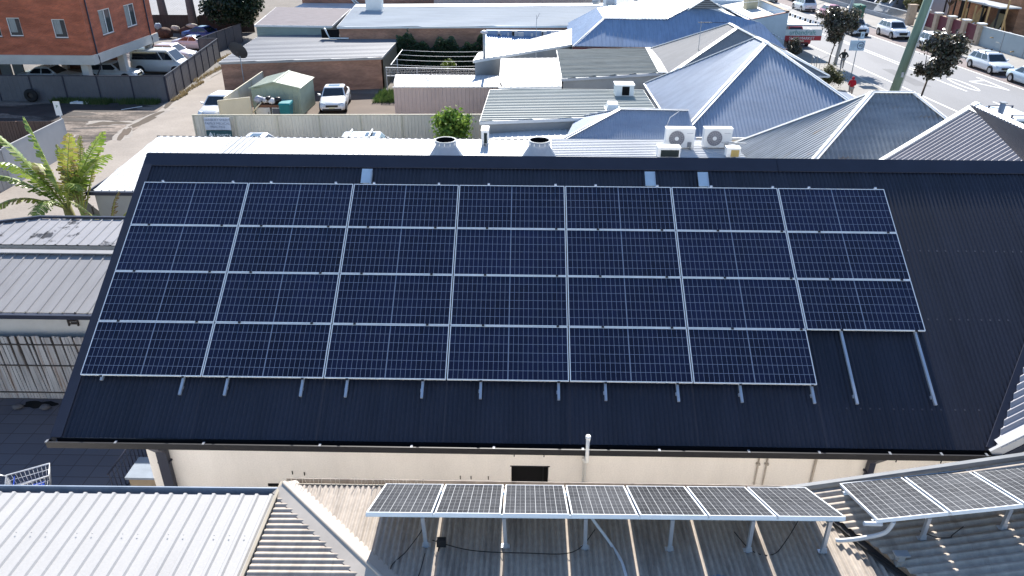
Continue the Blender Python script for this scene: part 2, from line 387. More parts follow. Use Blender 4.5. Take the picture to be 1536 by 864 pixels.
# street runs nearly along y, swinging a little to the left with distance
def sx(x0, y): return x0 - .045 * (y - 50)
def strip(x0, x1, y0, y1, z): return [(sx(x0, y0), y0, z), (sx(x1, y0), y0, z), (sx(x1, y1), y1, z), (sx(x0, y1), y1, z)]
struct('road', MB().face(strip(35.3, 49.4, -60, 260, 0)), asphalt)
struct('shoulder', MB().face(strip(46.75, 49.2, -60, 260, .004)), redstrip)
fp = MB()
def slab(mb, x0, x1, y0, y1, z0, z1):
    a = strip(x0, x1, y0, y1, z0); c = strip(x0, x1, y0, y1, z1); mb.hexa(a + c)
fpm = MB(); slab(fpm, 30.6, 35.12, -60, 260, -.1, .13); struct('footpath', fpm, path_m)
kb = MB(); slab(kb, 35.12, 35.3, -60, 260, -.1, .14); slab(kb, 49.4, 49.58, -60, 260, -.1, .14); struct('kerb', kb, kerb_m)
fpm = MB(); slab(fpm, 49.58, 54.4, -60, 260, -.1, .13); struct('far_footpath', fpm, path_m)
ln = MB()
ln.face(strip(37.3, 37.48, -40, 240, .008)); ln.face(strip(46.5, 46.66, -40, 240, .008))
for k in range(-6, 40):
    y = k * 6.0 + 1
    if y < 50 or y > 66: ln.face(strip(41.62, 41.78, y, y + 2.6, .008))
ln.face(strip(41.55, 41.70, 50, 80, .0085)); ln.face(strip(42.0, 42.12, 57, 76, .0085))
struct('road_lines', ln, paint)
# painted 40 in long letters, read by drivers coming towards the camera
def mark(pts, wd, z=.009):
    m = MB()
    for a, c in zip(pts, pts[1:]):
        a = V((*a, z)); c = V((*c, z)); d = (c - a).normalized(); n = V((-d.y, d.x, 0)) * wd / 2; z += .0003
        e = d * wd * .3
        m.face([a - n - e, c - n + e, c + n + e, a + n - e])
    return m
four = mark([(45.35, 54.3), (45.25, 49.5), (45.0, 50.2), (43.95, 52.4), (43.95, 52.7), (45.3, 53.0)], .2)
zero = MB(); n_ = 28; ra = []
for i in range(n_):
    t = 2 * PI * i / n_
    ra.append(((42.75 + .5 * math.cos(t), 51.5 + 2.4 * math.sin(t), .009), (42.75 + .3 * math.cos(t), 51.5 + 2.12 * math.sin(t), .009)))
for i in range(n_): a, c = ra[i], ra[(i + 1) % n_]; zero.face([a[0], c[0], c[1], a[1]])
struct('speed_marking', four, paint); struct('speed_marking', zero, paint)
struct('patch', MB().face([(38.6, 50.8, .004), (39.8, 50.6, .004), (39.7, 57.5, .004), (38.8, 57.7, .004)]), mat('asphalt_patch', (.19, .19, .195), .9, 0, .1, .5))
struct('side_paving', MB().face([(-24, 16, .003), (-18.2, 16, .003), (-18.55, 29.8, .003), (-24, 29.8, .003)]), concrete)

# ------------------------------------------------------------------ the dark-roofed hall
RPm = .56333; TP = math.tan(RPm); NR = V((0, -math.sin(RPm), math.cos(RPm))); UR = V((0, math.cos(RPm), math.sin(RPm)))
def rz(y): return 5.853 + TP * y
hall = thing('commercial_building', 'long cream rendered building under a dark navy corrugated roof carrying the big solar array', 'building', (7, 2, 0))
XR = 20.0
# front slope: left of the valley, then up to the wing
def P3(x, y, dz=0): return V((x, y, rz(y) + dz))
valy = lambda x: -.8 + (x - 14.77) * 1.3
rf = MB()
EA = -.8; RI = 4.1
rf.sheet([P3(-.16, EA), P3(14.77, EA), P3(18.54, RI), P3(-.16, RI)], (0, -1, -TP), .0762, .0115, 'corr', 6)
rr = lambda y: 8.443 - TP * (y - RI)
rf.sheet([(-.16, RI, 8.443), (XR, RI, 8.443), (XR, 9.0, rr(9.0)), (-.16, 9.0, rr(9.0))], (0, 1, -TP), .0762, .009, 'corr', 4)
rf.build('roof', navy, hall)
# ridge capping (two lapped flats), rake capping, valley
cp = MB()
for x0, x1 in ((-.18, 6.1), (6.08, 12.3), (12.28, 18.6)):
    e = .0 if x0 < 0 else .003
    cp.hexa([P3(x0, 3.88, .026 + e), P3(x1, 3.88, .026 + e), (x1, 4.13, 8.50 + e), (x0, 4.13, 8.50 + e), P3(x0, 3.88, .036 + e), P3(x1, 3.88, .036 + e), (x1, 4.13, 8.515 + e), (x0, 4.13, 8.515 + e)])
    cp.hexa([(x0, 4.13, 8.50 + e), (x1, 4.13, 8.50 + e), (x1, 4.36, 8.33 + e), (x0, 4.36, 8.33 + e), (x0, 4.13, 8.515 + e), (x1, 4.13, 8.515 + e), (x1, 4.36, 8.345 + e), (x0, 4.36, 8.345 + e)])
cp.build('ridge_cap', navy_trim, hall)
rk = MB(); a = P3(-.10, EA - .02, .02); c = P3(-.10, RI, .02)
rk.bar(a, c, .17, .03, NR); rk.bar(a + V((-.085, 0, -.07)), c + V((-.085, 0, -.07)), .02, .15, NR)
rk.bar((-.19, RI, 8.42), (-.19, 9.0, rr(9.0) - .02), .05, .16)
rk.build('rake_flashing', navy_trim, hall)
gt = MB(); gx0, gx1 = -.22, 14.85
gt.box(gx0, gx1, -.93, -.918, 5.245, 5.335); gt.box(gx0, gx1, -.93, -.80, 5.23, 5.245); gt.box(gx0, gx0 + .012, -.918, -.80, 5.245, 5.335); gt.box(gx1, gx1 + .012, -.93, -.80, 5.23, 5.335)
gt.box(gx0, gx1 + .01, -.94, -.915, 5.335, 5.35); gt.box(gx0 + .1, gx1, -.795, -.78, 5.2, 5.322)
gt.build('gutter', mat('dark_gutter', (.016, .016, .019), .5, 0, .12, 2), hall)
for i, x in enumerate([-.2, .9, 2.3, 4.15, 5.6, 6.9, 8.3, 9.5, 10.9, 12.0, 13.1, 13.9, 14.6]):
    bx(x - .018, x + .018, -.945, -.88, 5.352, 5.36).build('gutter_clip', mat('dull_clip', (.17, .18, .2), .5, .2), hall)
WY = -.55
# wall with a real opening
ow = (7.17, 7.79, 4.20, 4.67)
wl = MB(); wl.box(1.12, ow[0], WY, WY + .2, 0, 5.25); wl.box(ow[1], 15.0, WY, WY + .2, 0, 5.25); wl.box(ow[0], ow[1], WY, WY + .2, 0, ow[2]); wl.box(ow[0], ow[1], WY, WY + .2, ow[3], 5.25)
wl.box(1.12, 1.32, WY + .2, 8.6, 0, 5.25); wl.box(1.32, XR, 8.4, 8.6, 0, 5.25)
wl.extrude([(1.2, WY + .2, 5.25), (1.2, 8.6, 5.25), (1.2, RI, 8.30)], (.12, 0, 0))
wl.build('wall', cream, hall)
bx(ow[0] + .003, ow[1] - .003, WY + .16, WY + .19, ow[2], ow[3]).build('window', dark, hall)
wf = MB(); wf.box(ow[0] - .02, ow[1] + .02, WY - .012, WY - .003, ow[3], ow[3] + .015); wf.box(ow[1] - .09, ow[1] - .075, WY + .10, WY + .12, ow[2], ow[3]); wf.build('window_frame', black, hall)
bx(1.05, 15.0, -.778, WY - .003, 5.16, 5.20).build('soffit', navy_trim, hall)
sl_ = MB()
for x, z in ((3.49, 4.43), (3.69, 4.41), (6.31, 4.38), (6.49, 4.38), (6.78, 4.38), (7.21, 4.88), (7.70, 4.88), (13.45, 4.88), (14.18, 4.87), (14.94, 4.86)): sl_.box(x, x + .014, WY - .012, WY - .002, z, z + .07)
sl_.build('weep_slot', dark, hall)
bx(3.05, 3.28, WY - .014, WY - .002, 4.16, 4.22).build('vent_slot', dark, hall)
bx(13.3, 13.75, WY - .014, WY - .002, 4.58, 4.63).build('vent_slot', dark, hall)
def down(x, w): 
    d = MB(); d.bar((x + .02, -.86, 5.23), (x, WY - .07, 4.95), w, .09, (0, -1, .2)); d.box(x - w / 2, x + w / 2, WY - .12, WY - .02, 0, 4.96); d.box(x - w / 2 - .02, x + w / 2 + .02, WY - .1, WY - .004, 4.7, 4.73); d.build('downpipe', navy_trim, hall)
down(1.42, .17); down(13.03, .10)
cdm = MB()
for x in (11.22, 11.36, 12.15): cdm.tube([(x, WY - .025, 5.2), (x, WY - .025, 3.2)], .014 if x < 11.5 else .02, 6)
cdm.box(11.19, 11.25, WY - .05, WY - .004, 4.8, 4.83); cdm.box(11.33, 11.39, WY - .05, WY - .004, 4.8, 4.83)
cdm.build('conduit', mat('painted_conduit', (.45, .40, .34), .7), hall)
# gable wing at the right: left slope, white barge, gable wall
wg = .80
def WZ(x): return 5.36 + wg * (x - 14.77)
RX = 18.6
ww = MB(); ww.sheet([(14.80, -.80, WZ(14.80)), (RX, -.80, WZ(RX)), (RX, 4.1, WZ(RX))], (-1, 0, -wg), .13, .024, 'corr', 6, lift=.045)
ww.sheet([(RX, -.80, WZ(RX)), (RX, 9, WZ(RX)), (RX + 4, 9, WZ(RX) - 3.2), (RX + 4, -.80, WZ(RX) - 3.2)], (1, 0, -wg), .13, .024, 'corr', 6, lift=.045)
ww.build('wing_roof', mat('light_wing_roof', (.33, .33, .36), .5, .1, .1, 1.5), hall)
vf = MB(); vf.bar(P3(14.74, -.82, .035), P3(18.5, 4.06, .035), .2, .03, NR); vf.build('valley_flashing', navy_trim, hall)
bg_ = MB(); bg_.bar((14.72, -.86, WZ(14.72) + .0), (RX, -.86, WZ(RX) + .0), .05, .2); bg_.bar((14.8, -.80, WZ(14.8) + .09), (RX, -.80, WZ(RX) + .09), .2, .02); bg_.build('barge_board', mat('pale_barge', (.45, .46, .49), .5, 0, .1, 3), hall)
bg_ = MB(); bg_.bar((14.85, -.88, WZ(14.85) - .17), (RX, -.88, WZ(RX) - .17), .05, .12); bg_.build('barge_trim', navy_trim, hall)
gw = MB(); gw.extrude([(15.0, WY + .002, 0), (RX + 4, WY + .002, 0), (RX + 4, WY + .002, 5.0), (RX, WY + .002, WZ(RX) - .2), (15.0, WY + .002, WZ(15.0) - .2)], (0, .2, 0)); gw.build('gable_wall', cream, hall)
scr = MB()
for row in (.35, 1.75, 2.95):
    q = random.Random(int(row * 100)); x = 12.6
    while x < 14.6 + row * .7:
        p = P3(x, row - .6, .02); scr.hexa([p + V((-.012, -.01, -.005)), p + V((.012, -.01, -.005)), p + V((.012, .01, .005)), p + V((-.012, .01, .005)), p + V((-.01, -.01, .006)), p + V((.01, -.01, .006)), p + V((.01, .01, .016)), p + V((-.01, .01, .016))]); x += q.choice((.152, .152, .228))
scr.build('roof_screws', mat('screw_heads', (.09, .095, .12), .5, .2), hall)
# white vent pipe in front of the wall
vp = thing('vent_pipe', 'white plastic vent pipe rising past the eave of the cream wall', 'pipe', (8.37, -.85, 5.3))
MB().tube([(8.38, -.64, 3.2), (8.37, -.64, 5.02), (8.36, -1.0, 5.18), (8.36, -1.02, 5.70)], .036, 10).build('pipe', white, vp)
MB().lathe([(.037, 0), (.041, .01), (.041, .05), (.02, .06)], (8.36, -1.02, 5.64), 12).build('pipe_cap', white, vp)
MB().lathe([(.046, 0), (.046, .05)], (8.37, -.64, 4.9), 12).build('collar', white, vp)

# ------------------------------------------------------------------ the big solar array
PWp, PHp, GX, GY = 2.008, 1.0, .020, .012
ORG = V((0, 0, 5.995))
def panel_proto(name, w_, h_, th, fw_, cm, label, group):
    t = thing(name, label, 'solar panel', (0, 0, 0), group)
    f = MB(); f.box(0, w_, 0, fw_, -th, 0); f.box(0, w_, h_ - fw_, h_, -th, 0); f.box(0, fw_, fw_, h_ - fw_, -th, 0); f.box(w_ - fw_, w_, fw_, h_ - fw_, -th, 0)
    f.build('frame', alu_frame, t)
    g = MB(); z = -.004
    g.face([(fw_, fw_, z), (w_ - fw_, fw_, z), (w_ - fw_, h_ - fw_, z), (fw_, h_ - fw_, z)], uv=[(0, 0), (1, 0), (1, 1), (0, 1)]); g.build('cell_sheet', cm, t)
    bk = MB(); bk.face([(fw_, fw_, -.012), (fw_, h_ - fw_, -.012), (w_ - fw_, h_ - fw_, -.012), (w_ - fw_, fw_, -.012)]); bk.build('back_sheet', white, t)
    return t
cell_big = cellmat('mono_cell_glass', 24, 6, (.0062, .0085, .031), (.20, .235, .31), .036, True, .11, .55, 0)
ROWN = ['bottom row', 'second lowest row', 'second highest row', 'topmost row']
COLN = ['leftmost', 'second from the left', 'third from the left', 'middle', 'third from the right', 'second from the right', 'rightmost']
proto = None
for r_ in range(4):
    for c_ in range(7):
        if r_ == 0 and c_ == 6: continue
        p = ORG + V((c_ * (PWp + GX) + .01, 0, 0)) + UR * (r_ * (PHp + GY) + .01)
        nm = COLN[c_] if r_ else ['leftmost', 'second from the left', 'third from the left', 'third from the right', 'second from the right', 'rightmost'][c_]
        lab = f'dark blue panel, {nm} in the {ROWN[r_]}, big roof array'
        if proto is None:
            proto = panel_proto('solar_panel', PWp, PHp, .035, .013, cell_big, lab, 'solar panels of the big roof array'); o = proto; o.location = p; o.rotation_euler = (RPm, 0, 0)
        else: o = dup(proto, p, lab, (RPm, 0, 0))
# mounting rails under the panels with clamps
ri = 0
for c_ in range(7):
    for k, dx in enumerate(((.36, 1.72), (.43, 1.68), (.39, 1.64), (.57, 1.85), (.59, 1.77), (.77, 1.94), (.60, 1.86))[c_]):
        x = c_ * (PWp + GX) + dx
        v0 = -.30 if (c_, k) != (0, 0) else -.06
        nth = COLN[c_]
        t = thing('mounting_rail', f'aluminium mounting rail, {"left" if k == 0 else "right"} of the pair under the {nth} panel column', 'rail', ORG + V((x, 0, 0)), 'mounting rails under the big array')
        m = MB(); a = ORG + V((x, 0, 0)) + UR * v0 - NR * .058; c = ORG + V((x, 0, 0)) + UR * 4.09 - NR * .058
        m.bar(a, c, .042, .04, NR); m.build('rail_bar', alu, t)
        for j in range(5):
            if c_ == 6 and j == 0: continue
            vv = j * (PHp + GY) + (.004 if j else -.012) + (.02 if j == 4 else 0)
            q = ORG + V((x, 0, 0)) + UR * vv + NR * .004
            cb = MB(); cb.bar(q - V((.022, 0, 0)), q + V((.022, 0, 0)), .030, .012, NR); cb.build('clamp', alu if j == 4 else black, t)
        ft = MB(); q = ORG + V((x - .008, 0, 0)) + UR * (v0 + .12) - NR * .09; ft.bar(q, q + UR * .05, .05, .04, NR); ft.build('foot_bracket', alu, t)
# isolator shrouds near the ridge
for i, (x, lab) in enumerate(((4.28, 'pale blue isolator cover near the ridge above the third panel column, leftmost of three'), (9.76, 'pale blue isolator cover near the ridge, middle one of three'), (10.78, 'pale blue isolator cover near the ridge, rightmost of three'))):
    t = thing('isolator_cover', lab, 'isolator cover', P3(x, 3.5), 'isolator covers near the ridge')
    m = MB(); q0 = P3(x, 3.52, 0) + NR * .10; q1 = P3(x, 3.79, 0) + NR * .13
    m.bar(q0, q1, .2, .012, NR); m.build('cover_plate', mat('pale_blue_steel', (.50, .60, .70), .4, .2), t)
    m = MB(); m.bar(q0 - NR * .06 + V((.085, -.03, 0)), q1 - NR * .06 + V((.085, -.03, 0)), .02, .1, NR); m.build('side_flange', alu, t)
    m = MB(); m.bar(q0 - NR * .05, q1 - NR * .06, .12, .07, NR); m.build('switch_box', mat('switch_grey', (.4, .42, .44), .5), t)

# ------------------------------------------------------------------ neighbour roofs in front
ZF = 5.6
nb = thing('tan_roofed_house', 'low building under a tan corrugated hip roof with bird spikes, before the cream wall', 'building', (8, -5, 0))
EY = -2.10; HX = 3.95; VX0 = 11.25
nz = lambda y: ZF + .012 * (EY - y)
m = MB()
# north slope between the left hip and the right valley (nearly flat)
hipx = lambda y: HX + 1.02 * (EY - y)
valx = lambda y: VX0 + .52 * (EY - y)
m.sheet([(HX, EY, ZF), (VX0, EY, ZF), (valx(-8), -8, nz(-8)), (hipx(-8), -8, nz(-8))], (0, 1, -.012), .0762, .0145, 'corr', 6)
lz = lambda x: ZF + .012 * (x - HX)
m.sheet([(HX, EY, ZF), (hipx(-8), -8, lz(hipx(-8))), (HX, -8, ZF)], (-1, 0, -.012), .098, .014, 'corr', 8, lift=.0)
wz = lambda x: ZF + .02 + .215 * (x - VX0)
m.sheet([(VX0, EY, wz(VX0)), (18, EY, wz(18)), (18, -8, wz(18)), (valx(-8), -8, wz(valx(-8)))], (-1, 0, -.215), .118, .019, 'corr', 8)
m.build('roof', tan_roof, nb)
hm = MB(); a = V((HX + .02, EY - .02, ZF + .03)); c = V((hipx(-8), -8, nz(-8) + .03)); d = (c - a).normalized(); s_ = V((-d.y, d.x, 0))
for off, tilt in ((.075, -.25), (-.075, .25)):
    hm.bar(a + s_ * off * (-1.25), c + s_ * off * (-1.25), .2, .012, (s_ * (.42 if off > 0 else -.42) * -1 + V((0, 0, 1))))
hm.build('hip_cap', mat('pale_tan_cap', (.43, .385, .34), .8, 0, .1, 2), nb)
hm = MB(); hm.tube([a + V((0, 0, .035)), c + V((0, 0, .035))], .03, 8); hm.build('hip_roll', mat('pale_tan_cap', (.43, .385, .34), .8, 0, .1, 2), nb)
vm = MB(); vm.bar((VX0, EY, ZF + .03), (valx(-8), -8, nz(-8) + .03), .13, .012); vm.build('valley_flashing', mat('dark_valley', (.07, .065, .065), .7, 0, .2, 6), nb)
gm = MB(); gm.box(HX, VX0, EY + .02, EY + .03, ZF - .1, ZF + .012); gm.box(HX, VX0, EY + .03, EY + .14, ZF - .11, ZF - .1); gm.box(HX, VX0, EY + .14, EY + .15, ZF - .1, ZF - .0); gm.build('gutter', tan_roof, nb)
gm = MB(); gm.bar((VX0 - .3, EY + .05, wz(VX0 - .3) + .02), (18, EY + .05, wz(18) + .0), .06, .1); gm.build('barge_cap', mat('grey_barge', (.22, .23, .24), .6), nb)
bxg = MB(); bxg.box(HX - .055, HX - .015, -8, EY + .05, ZF - .1, ZF + .03); bxg.build('edge_flashing', mat('olive_tan_flashing', (.33, .29, .23), .7), nb)
wm = MB(); wm.box(HX + .1, 18, -8, EY - .05, 0, ZF - .12); wm.build('wall', cream, nb)
spk = thing('bird_spikes', 'row of cream bird deterrent spikes along the gutter of the tan roof', 'bird spikes', (5, EY, ZF))
m = MB(); q = random.Random(3); x = HX + .02
bs = MB().box(HX, 6.05, EY + .012, EY + .018, ZF + .014, ZF + .022)
while x < 6.0:
    if not (4.52 < x < 4.6 or 4.78 < x < 4.95): m.tube([(x, EY + .015, ZF + .02), (x + q.uniform(-.03, .03), EY + .01 + q.uniform(-.02, .03), ZF + q.uniform(.1, .17))], .0035, 4)
    x += q.uniform(.04, .06)
m.build('spikes', mat('cream_plastic', (.62, .56, .45), .6), spk); bs.build('spike_base', MATS['cream_plastic'], spk)

wr = thing('white_roofed_building', 'low building under a flat white ribbed steel roof, nearest on the left', 'building', (0, -5, 0))
m = MB(); m.sheet([(-7, -2.29, 5.50), (HX - .06, -2.20, 5.50), (HX - .06, -8, 5.53), (-7, -8, 5.53)], (0, 1, -.005), .203, .029, 'trap', rib=.38, phase=.03)
m.build('roof', whitefront, wr)
m = MB(); m.hexa([(-7, -2.17, 5.40), (HX - .07, -2.08, 5.40), (HX - .07, -2.06, 5.40), (-7, -2.15, 5.40), (-7, -2.17, 5.52), (HX - .07, -2.08, 5.52), (HX - .07, -2.06, 5.52), (-7, -2.15, 5.52)]); m.hexa([(-7, -2.36, 5.39), (HX - .07, -2.3, 5.39), (HX - .07, -2.06, 5.39), (-7, -2.15, 5.39), (-7, -2.36, 5.40), (HX - .07, -2.3, 5.40), (HX - .07, -2.06, 5.40), (-7, -2.15, 5.40)]); m.build('gutter', mat('grey_blue_gutter', (.30, .35, .42), .4, .2), wr)
q = random.Random(8); m = MB()
for row in (-3.0, -4.3):
    for k in range(-30, 20):
        if q.random() < .8:
            x = .0345 + k * .203
            if x < HX - .1 and x > -6.8: m.lathe([(.009, 0), (.009, .006), (.004, .009)], (x, row, 5.535), 6)
m.build('roof_screws', mat('dull_screw', (.45, .44, .42), .6), wr)
bx(-7, HX - .12, -8, -2.25, 0, 5.38).build('wall', cream, wr)

# tilt-framed older panels
cell_old = cellmat('older_cell_glass', 6, 9, (.058, .061, .067), (.37, .38, .39), .028, False, .2, .45, 2)  # cell colour greyed to carry the sky glare on the glass
def tilt_array(n, px_, pw, L_, p_bot, p_top, row_dir, roofz, posts, first, label, group, fl):
    """n panels side by side; bottom edge from p_bot along row_dir, top edge p_top"""
    p_bot = V(p_bot); up_ = (V(p_top) - p_bot); up_ = up_.normalized(); rd = V(row_dir).normalized(); nrm = rd.cross(up_).normalized(); up_ = nrm.cross(rd)
    mx = Matrix((rd, up_, nrm)).transposed()
    pr = None
    for i in range(n):
        loc = p_bot + rd * (i * px_)
        lab = label(i)
        if pr is None:
            pr = panel_proto('tilted_solar_panel', pw, L_, .045, .016, cell_old, lab, group); o = pr; o.location = loc; o.rotation_euler = mx.to_euler()
        else: o = dup(pr, loc, lab, mx.to_euler())
    fr = thing('tilt_frame', fl, 'panel frame', p_bot, 'tilt frames under the older panels')
    for vv in (.12, L_ - .2):
        m = MB(); a = p_bot + up_ * vv - nrm * .068; m.bar(a - rd * .03, a + rd * (n * px_), .04, .04, nrm); m.build('rail', alu, fr)
    for s in posts:
        a = p_bot + rd * s + up_ * .12 - nrm * .09; zb = roofz(a.x, a.y)
        b_ = V((a.x + .02, a.y + .03, zb)); m = MB(); m.bar(a, b_, .045, .045, (0, 1, 0)); lg = m.build('leg', alu, fr)
        m = MB(); m.box(b_.x - .055, b_.x + .055, b_.y - .02, b_.y + .04, zb + .012, zb + .024); m.box(b_.x - .035, b_.x + .035, b_.y - .03, b_.y - .02, zb + .028, zb + .1); m.build('foot', alu, lg)
        a2 = p_bot + rd * s + up_ * (L_ - .2) - nrm * .09; z2 = roofz(a2.x, a2.y)
        if a2.z - z2 > .05: m = MB(); m.bar(a2, (a2.x, a2.y, z2), .04, .04, (0, 1, 0)); m.build('short_leg', alu, fr)
OR = ['leftmost', 'second from the left', 'third from the left', 'middle', 'third from the right', 'second from the right', 'rightmost']
pt = .845
tilt_array(7, pt, .815, 1.30, (5.42, -3.3, 6.28), (5.42, -2.15, 5.70), (1, 0, .008), lambda x, y: nz(y), (.68, 1.70, 2.72, 3.80, 4.80, 5.75), None,
           lambda i: f'grey-blue solar panel on tilt legs, {OR[i]} of the row of seven', 'older panels in the tilted row', 'aluminium legs and rails holding up the row of seven old panels')
tilt_array(4, pt * 1.03, .83, 1.30, (11.70, -3.3, 6.29), (11.72, -2.15, 5.80), (1, 0, .168), lambda x, y: max(wz(x), nz(y)), (.66, 1.62, 2.6), None,
           lambda i: f'grey-blue solar panel on the rising right wing, {["leftmost", "second from the left", "third from the left", "rightmost"][i]} of four', 'older panels on the right wing', 'aluminium legs and rails under the row of panels on the right wing')
# cables and conduit on the tan roof
def cable(pts, r, m_, label, cat, name='cable', group=None):
    P = [V(p) for p in pts]; out = []
    for i in range(len(P) - 1):
        p0 = P[max(i - 1, 0)]; p1 = P[i]; p2 = P[i + 1]; p3 = P[min(i + 2, len(P) - 1)]
        for k in range(6):
            t = k / 6; out.append(.5 * ((2 * p1) + (p2 - p0) * t + (2 * p0 - 5 * p1 + 4 * p2 - p3) * t * t + (3 * p1 - p0 - 3 * p2 + p3) * t ** 3))
    out.append(P[-1])
    return tag(MB().tube(out, r, 6).build(name, m_), label, cat, group)
zc = ZF + .02
cable([(8.22, -2.85, 5.95), (8.28, -2.88, 5.80), (8.5, -3.12, zc), (8.62, -3.5, zc), (8.66, -4.3, zc), (8.6, -5.5, zc)], .022, conduit, 'pale conduit curving from under the tilted panels down the tan roof', 'conduit', 'conduit')
cable([(11.55, -3.30, 6.22), (11.78, -3.28, 6.20)], .03, conduit, 'white conduit bridging the gap between the two panel rows', 'conduit', 'conduit')
cable([(11.92, -3.28, 6.24), (11.88, -3.24, 6.02), (11.72, -3.12, 5.80), (11.52, -3.05, 5.68), (11.42, -3.02, 5.65)], .028, conduit, 'white conduit dropping from the right panel row to the valley', 'conduit', 'conduit')
cable([(5.85, -3.0, 6.05), (6.1, -3.05, 5.9), (5.9, -3.3, 5.66), (5.72, -3.55, zc), (5.82, -3.8, zc), (6.05, -3.78, zc), (6.13, -3.4, 5.7)], .006, cable_m, 'black cable looping on the shaded tan roof at the left end of the old panels', 'cable', group='cables on the tan roof')
cable([(6.2, -3.2, 5.72), (6.7, -3.3, 5.66), (7.4, -3.33, 5.66), (8.0, -3.3, 5.66), (8.3, -3.0, 5.75)], .006, cable_m, 'black cable running level behind the legs of the seven old panels', 'cable', group='cables on the tan roof')
cable([(10.9, -3.0, 6.0), (10.75, -3.1, 5.72), (10.55, -3.25, zc), (10.3, -3.2, zc), (10.1, -3.0, 5.75)], .006, cable_m, 'black cable sagging between the last two legs of the seven old panels', 'cable', group='cables on the tan roof')
cable([(12.85, -3.2, 6.1), (12.75, -3.2, 5.95), (12.7, -3.25, wz(12.7) + .03), (12.55, -3.22, wz(12.55) + .03), (12.4, -3.1, wz(12.4) + .05)], .006, cable_m, 'black cable hanging under the right wing panels', 'cable', group='cables on the tan roof')
cable([(11.35, -2.6, 5.66), (11.5, -2.75, 5.67), (11.7, -3.15, 5.68), (11.85, -3.35, 5.69), (12.2, -3.9, 5.72), (12.6, -4.8, 5.75)], .014, cable_m, 'thick black cable lying along the valley of the tan roof', 'cable', group='cables on the tan roof')
cbx = thing('junction_box', 'small dark junction box hanging at the first leg of the old panels', 'junction box', (6.3, -3.2, 5.7))
bx(6.26, 6.38, -3.26, -3.2, 5.66, 5.78).build('box', black, cbx); MB().tube([(6.3, -3.23, 5.66), (6.28, -3.3, 5.63)], .008, 5).build('lead', cable_m, cbx)
vt = thing('roof_vent', 'blue-grey domed vent on the tan roof at the very bottom of the picture', 'roof vent', (9.75, -3.72, ZF))
MB().lathe([(.16, 0), (.16, .04), (.13, .07), (.07, .1), (.01, .11)], (9.78, -3.78, ZF + .0), 20).build('dome', mat('blue_grey_dome', (.16, .24, .34), .5), vt)
MB().lathe([(.19, 0), (.19, .015)], (9.78, -3.78, ZF + .012), 20).build('flange', mat('blue_grey_dome', (.16, .24, .34), .5), vt)
mk = thing('roof_bracket', 'small grey bracket standing beside the valley of the tan roof', 'bracket', (12.05, -3.5, 5.7))
bx(11.98, 12.06, -3.5, -3.42, 5.7, 5.88).build('upright', steel_pole, mk); bx(11.93, 12.11, -3.51, -3.41, 5.88, 5.90).build('plate', steel_pole, mk)

# ------------------------------------------------------------------ white lean-to behind the hall and the things on it
rb = thing('flat_roofed_annexe', 'long low annexe with a bright white steel roof just behind the navy ridge', 'building', (3, 20, 0))
ZA = 3.05
m = MB(); m.sheet([(-9.25, 16.7, ZA), (8.6, 16.7, ZA), (8.6, 24.05, ZA + .02), (-9.9, 24.05, ZA + .02)], (0, 1, 0), .30, .03, 'trap', rib=.16)
for x0 in (-6.2, -.2):      # four tall laps together
    for k in range(5): m.hexa([(x0 + k * .26, 16.75, ZA), (x0 + k * .26 + .03, 16.75, ZA), (x0 + k * .26 + .03, 24.0, ZA + .02), (x0 + k * .26, 24.0, ZA + .02), (x0 + k * .26, 16.75, ZA + .05), (x0 + k * .26 + .03, 16.75, ZA + .05), (x0 + k * .26 + .03, 24.0, ZA + .07), (x0 + k * .26, 24.0, ZA + .07)])
m.sheet([(8.6, 16.7, ZA + .03), (17.0, 16.7, ZA + .03), (17.0, 24.05, ZA + .05), (8.6, 24.05, ZA + .05)], (1, 0, 0), .25, .045, 'trap', rib=.4)
m.build('roof', whitesheet, rb)
m = MB(); m.box(-9.4, 9, 16.55, 16.68, ZA - .14, ZA + .0); m.box(-9.42, -9.36, 16.55, 24, ZA - .14, ZA - .01); m.build('fascia', navy_trim, rb)
m = MB(); m.box(-9.2, 16.8, 16.75, 16.85, 0, ZA - .05); m.box(-9.2, -9.1, 16.85, 23.8, 0, ZA - .05); m.box(-9.1, 16.8, 23.7, 23.8, 0, ZA - .05); m.build('wall', greywall, rb)
m = MB()
x = -10.0
m.box(-9.98, 8.4, 24.06, 24.08, ZA - .06, ZA + .001)
while x < 8.2: m.box(x + .03, x + .22, 24.06, 24.08, ZA + .0, ZA + .055); x += .30
m.build('roof_end_closer', mat('closer_grey', (.1, .1, .1), .8), rb)

def cowl(x, y, label):
    t = thing('exhaust_cowl', label, 'exhaust cowl', (x, y, ZA), 'exhaust cowls on the white annexe roof')
    MB().lathe([(.78, 0), (.76, .05), (.46, .52), (.44, .62), (.44, .80), (.415, .80)], (x, y, ZA), 36, 'z', False).build('hood', mat('cowl_grey', (.29, .33, .39), .5, .2, .08, 3), t)
    m = MB(); m.lathe([(.395, 0), (.395, .01)], (x, y, ZA + .45), 30); m.lathe([(.398, .46), (.41, .795)], (x, y, ZA), 36, 'z', False); m.build('throat_shade', dark, t)  # dark disc and liner paint the shade inside the open cowl
    m = MB()
    for k in range(12): a = k * PI / 6; m.bar((x + .455 * math.cos(a), y + .455 * math.sin(a), ZA + .63), (x + .455 * math.cos(a), y + .455 * math.sin(a), ZA + .74), .03, .02, (math.cos(a), math.sin(a), 0))
    m.lathe([(.445, 0), (.47, .0), (.47, .025), (.445, .025)], (x, y, ZA + .785), 36, 'z', False)
    m.build('rim', white, t)
cowl(3.95, 21.25, 'grey conical exhaust cowl with open top, left one beside the small green tree')
cowl(8.0, 21.35, 'grey conical exhaust cowl with open top, right one near the roof centre')

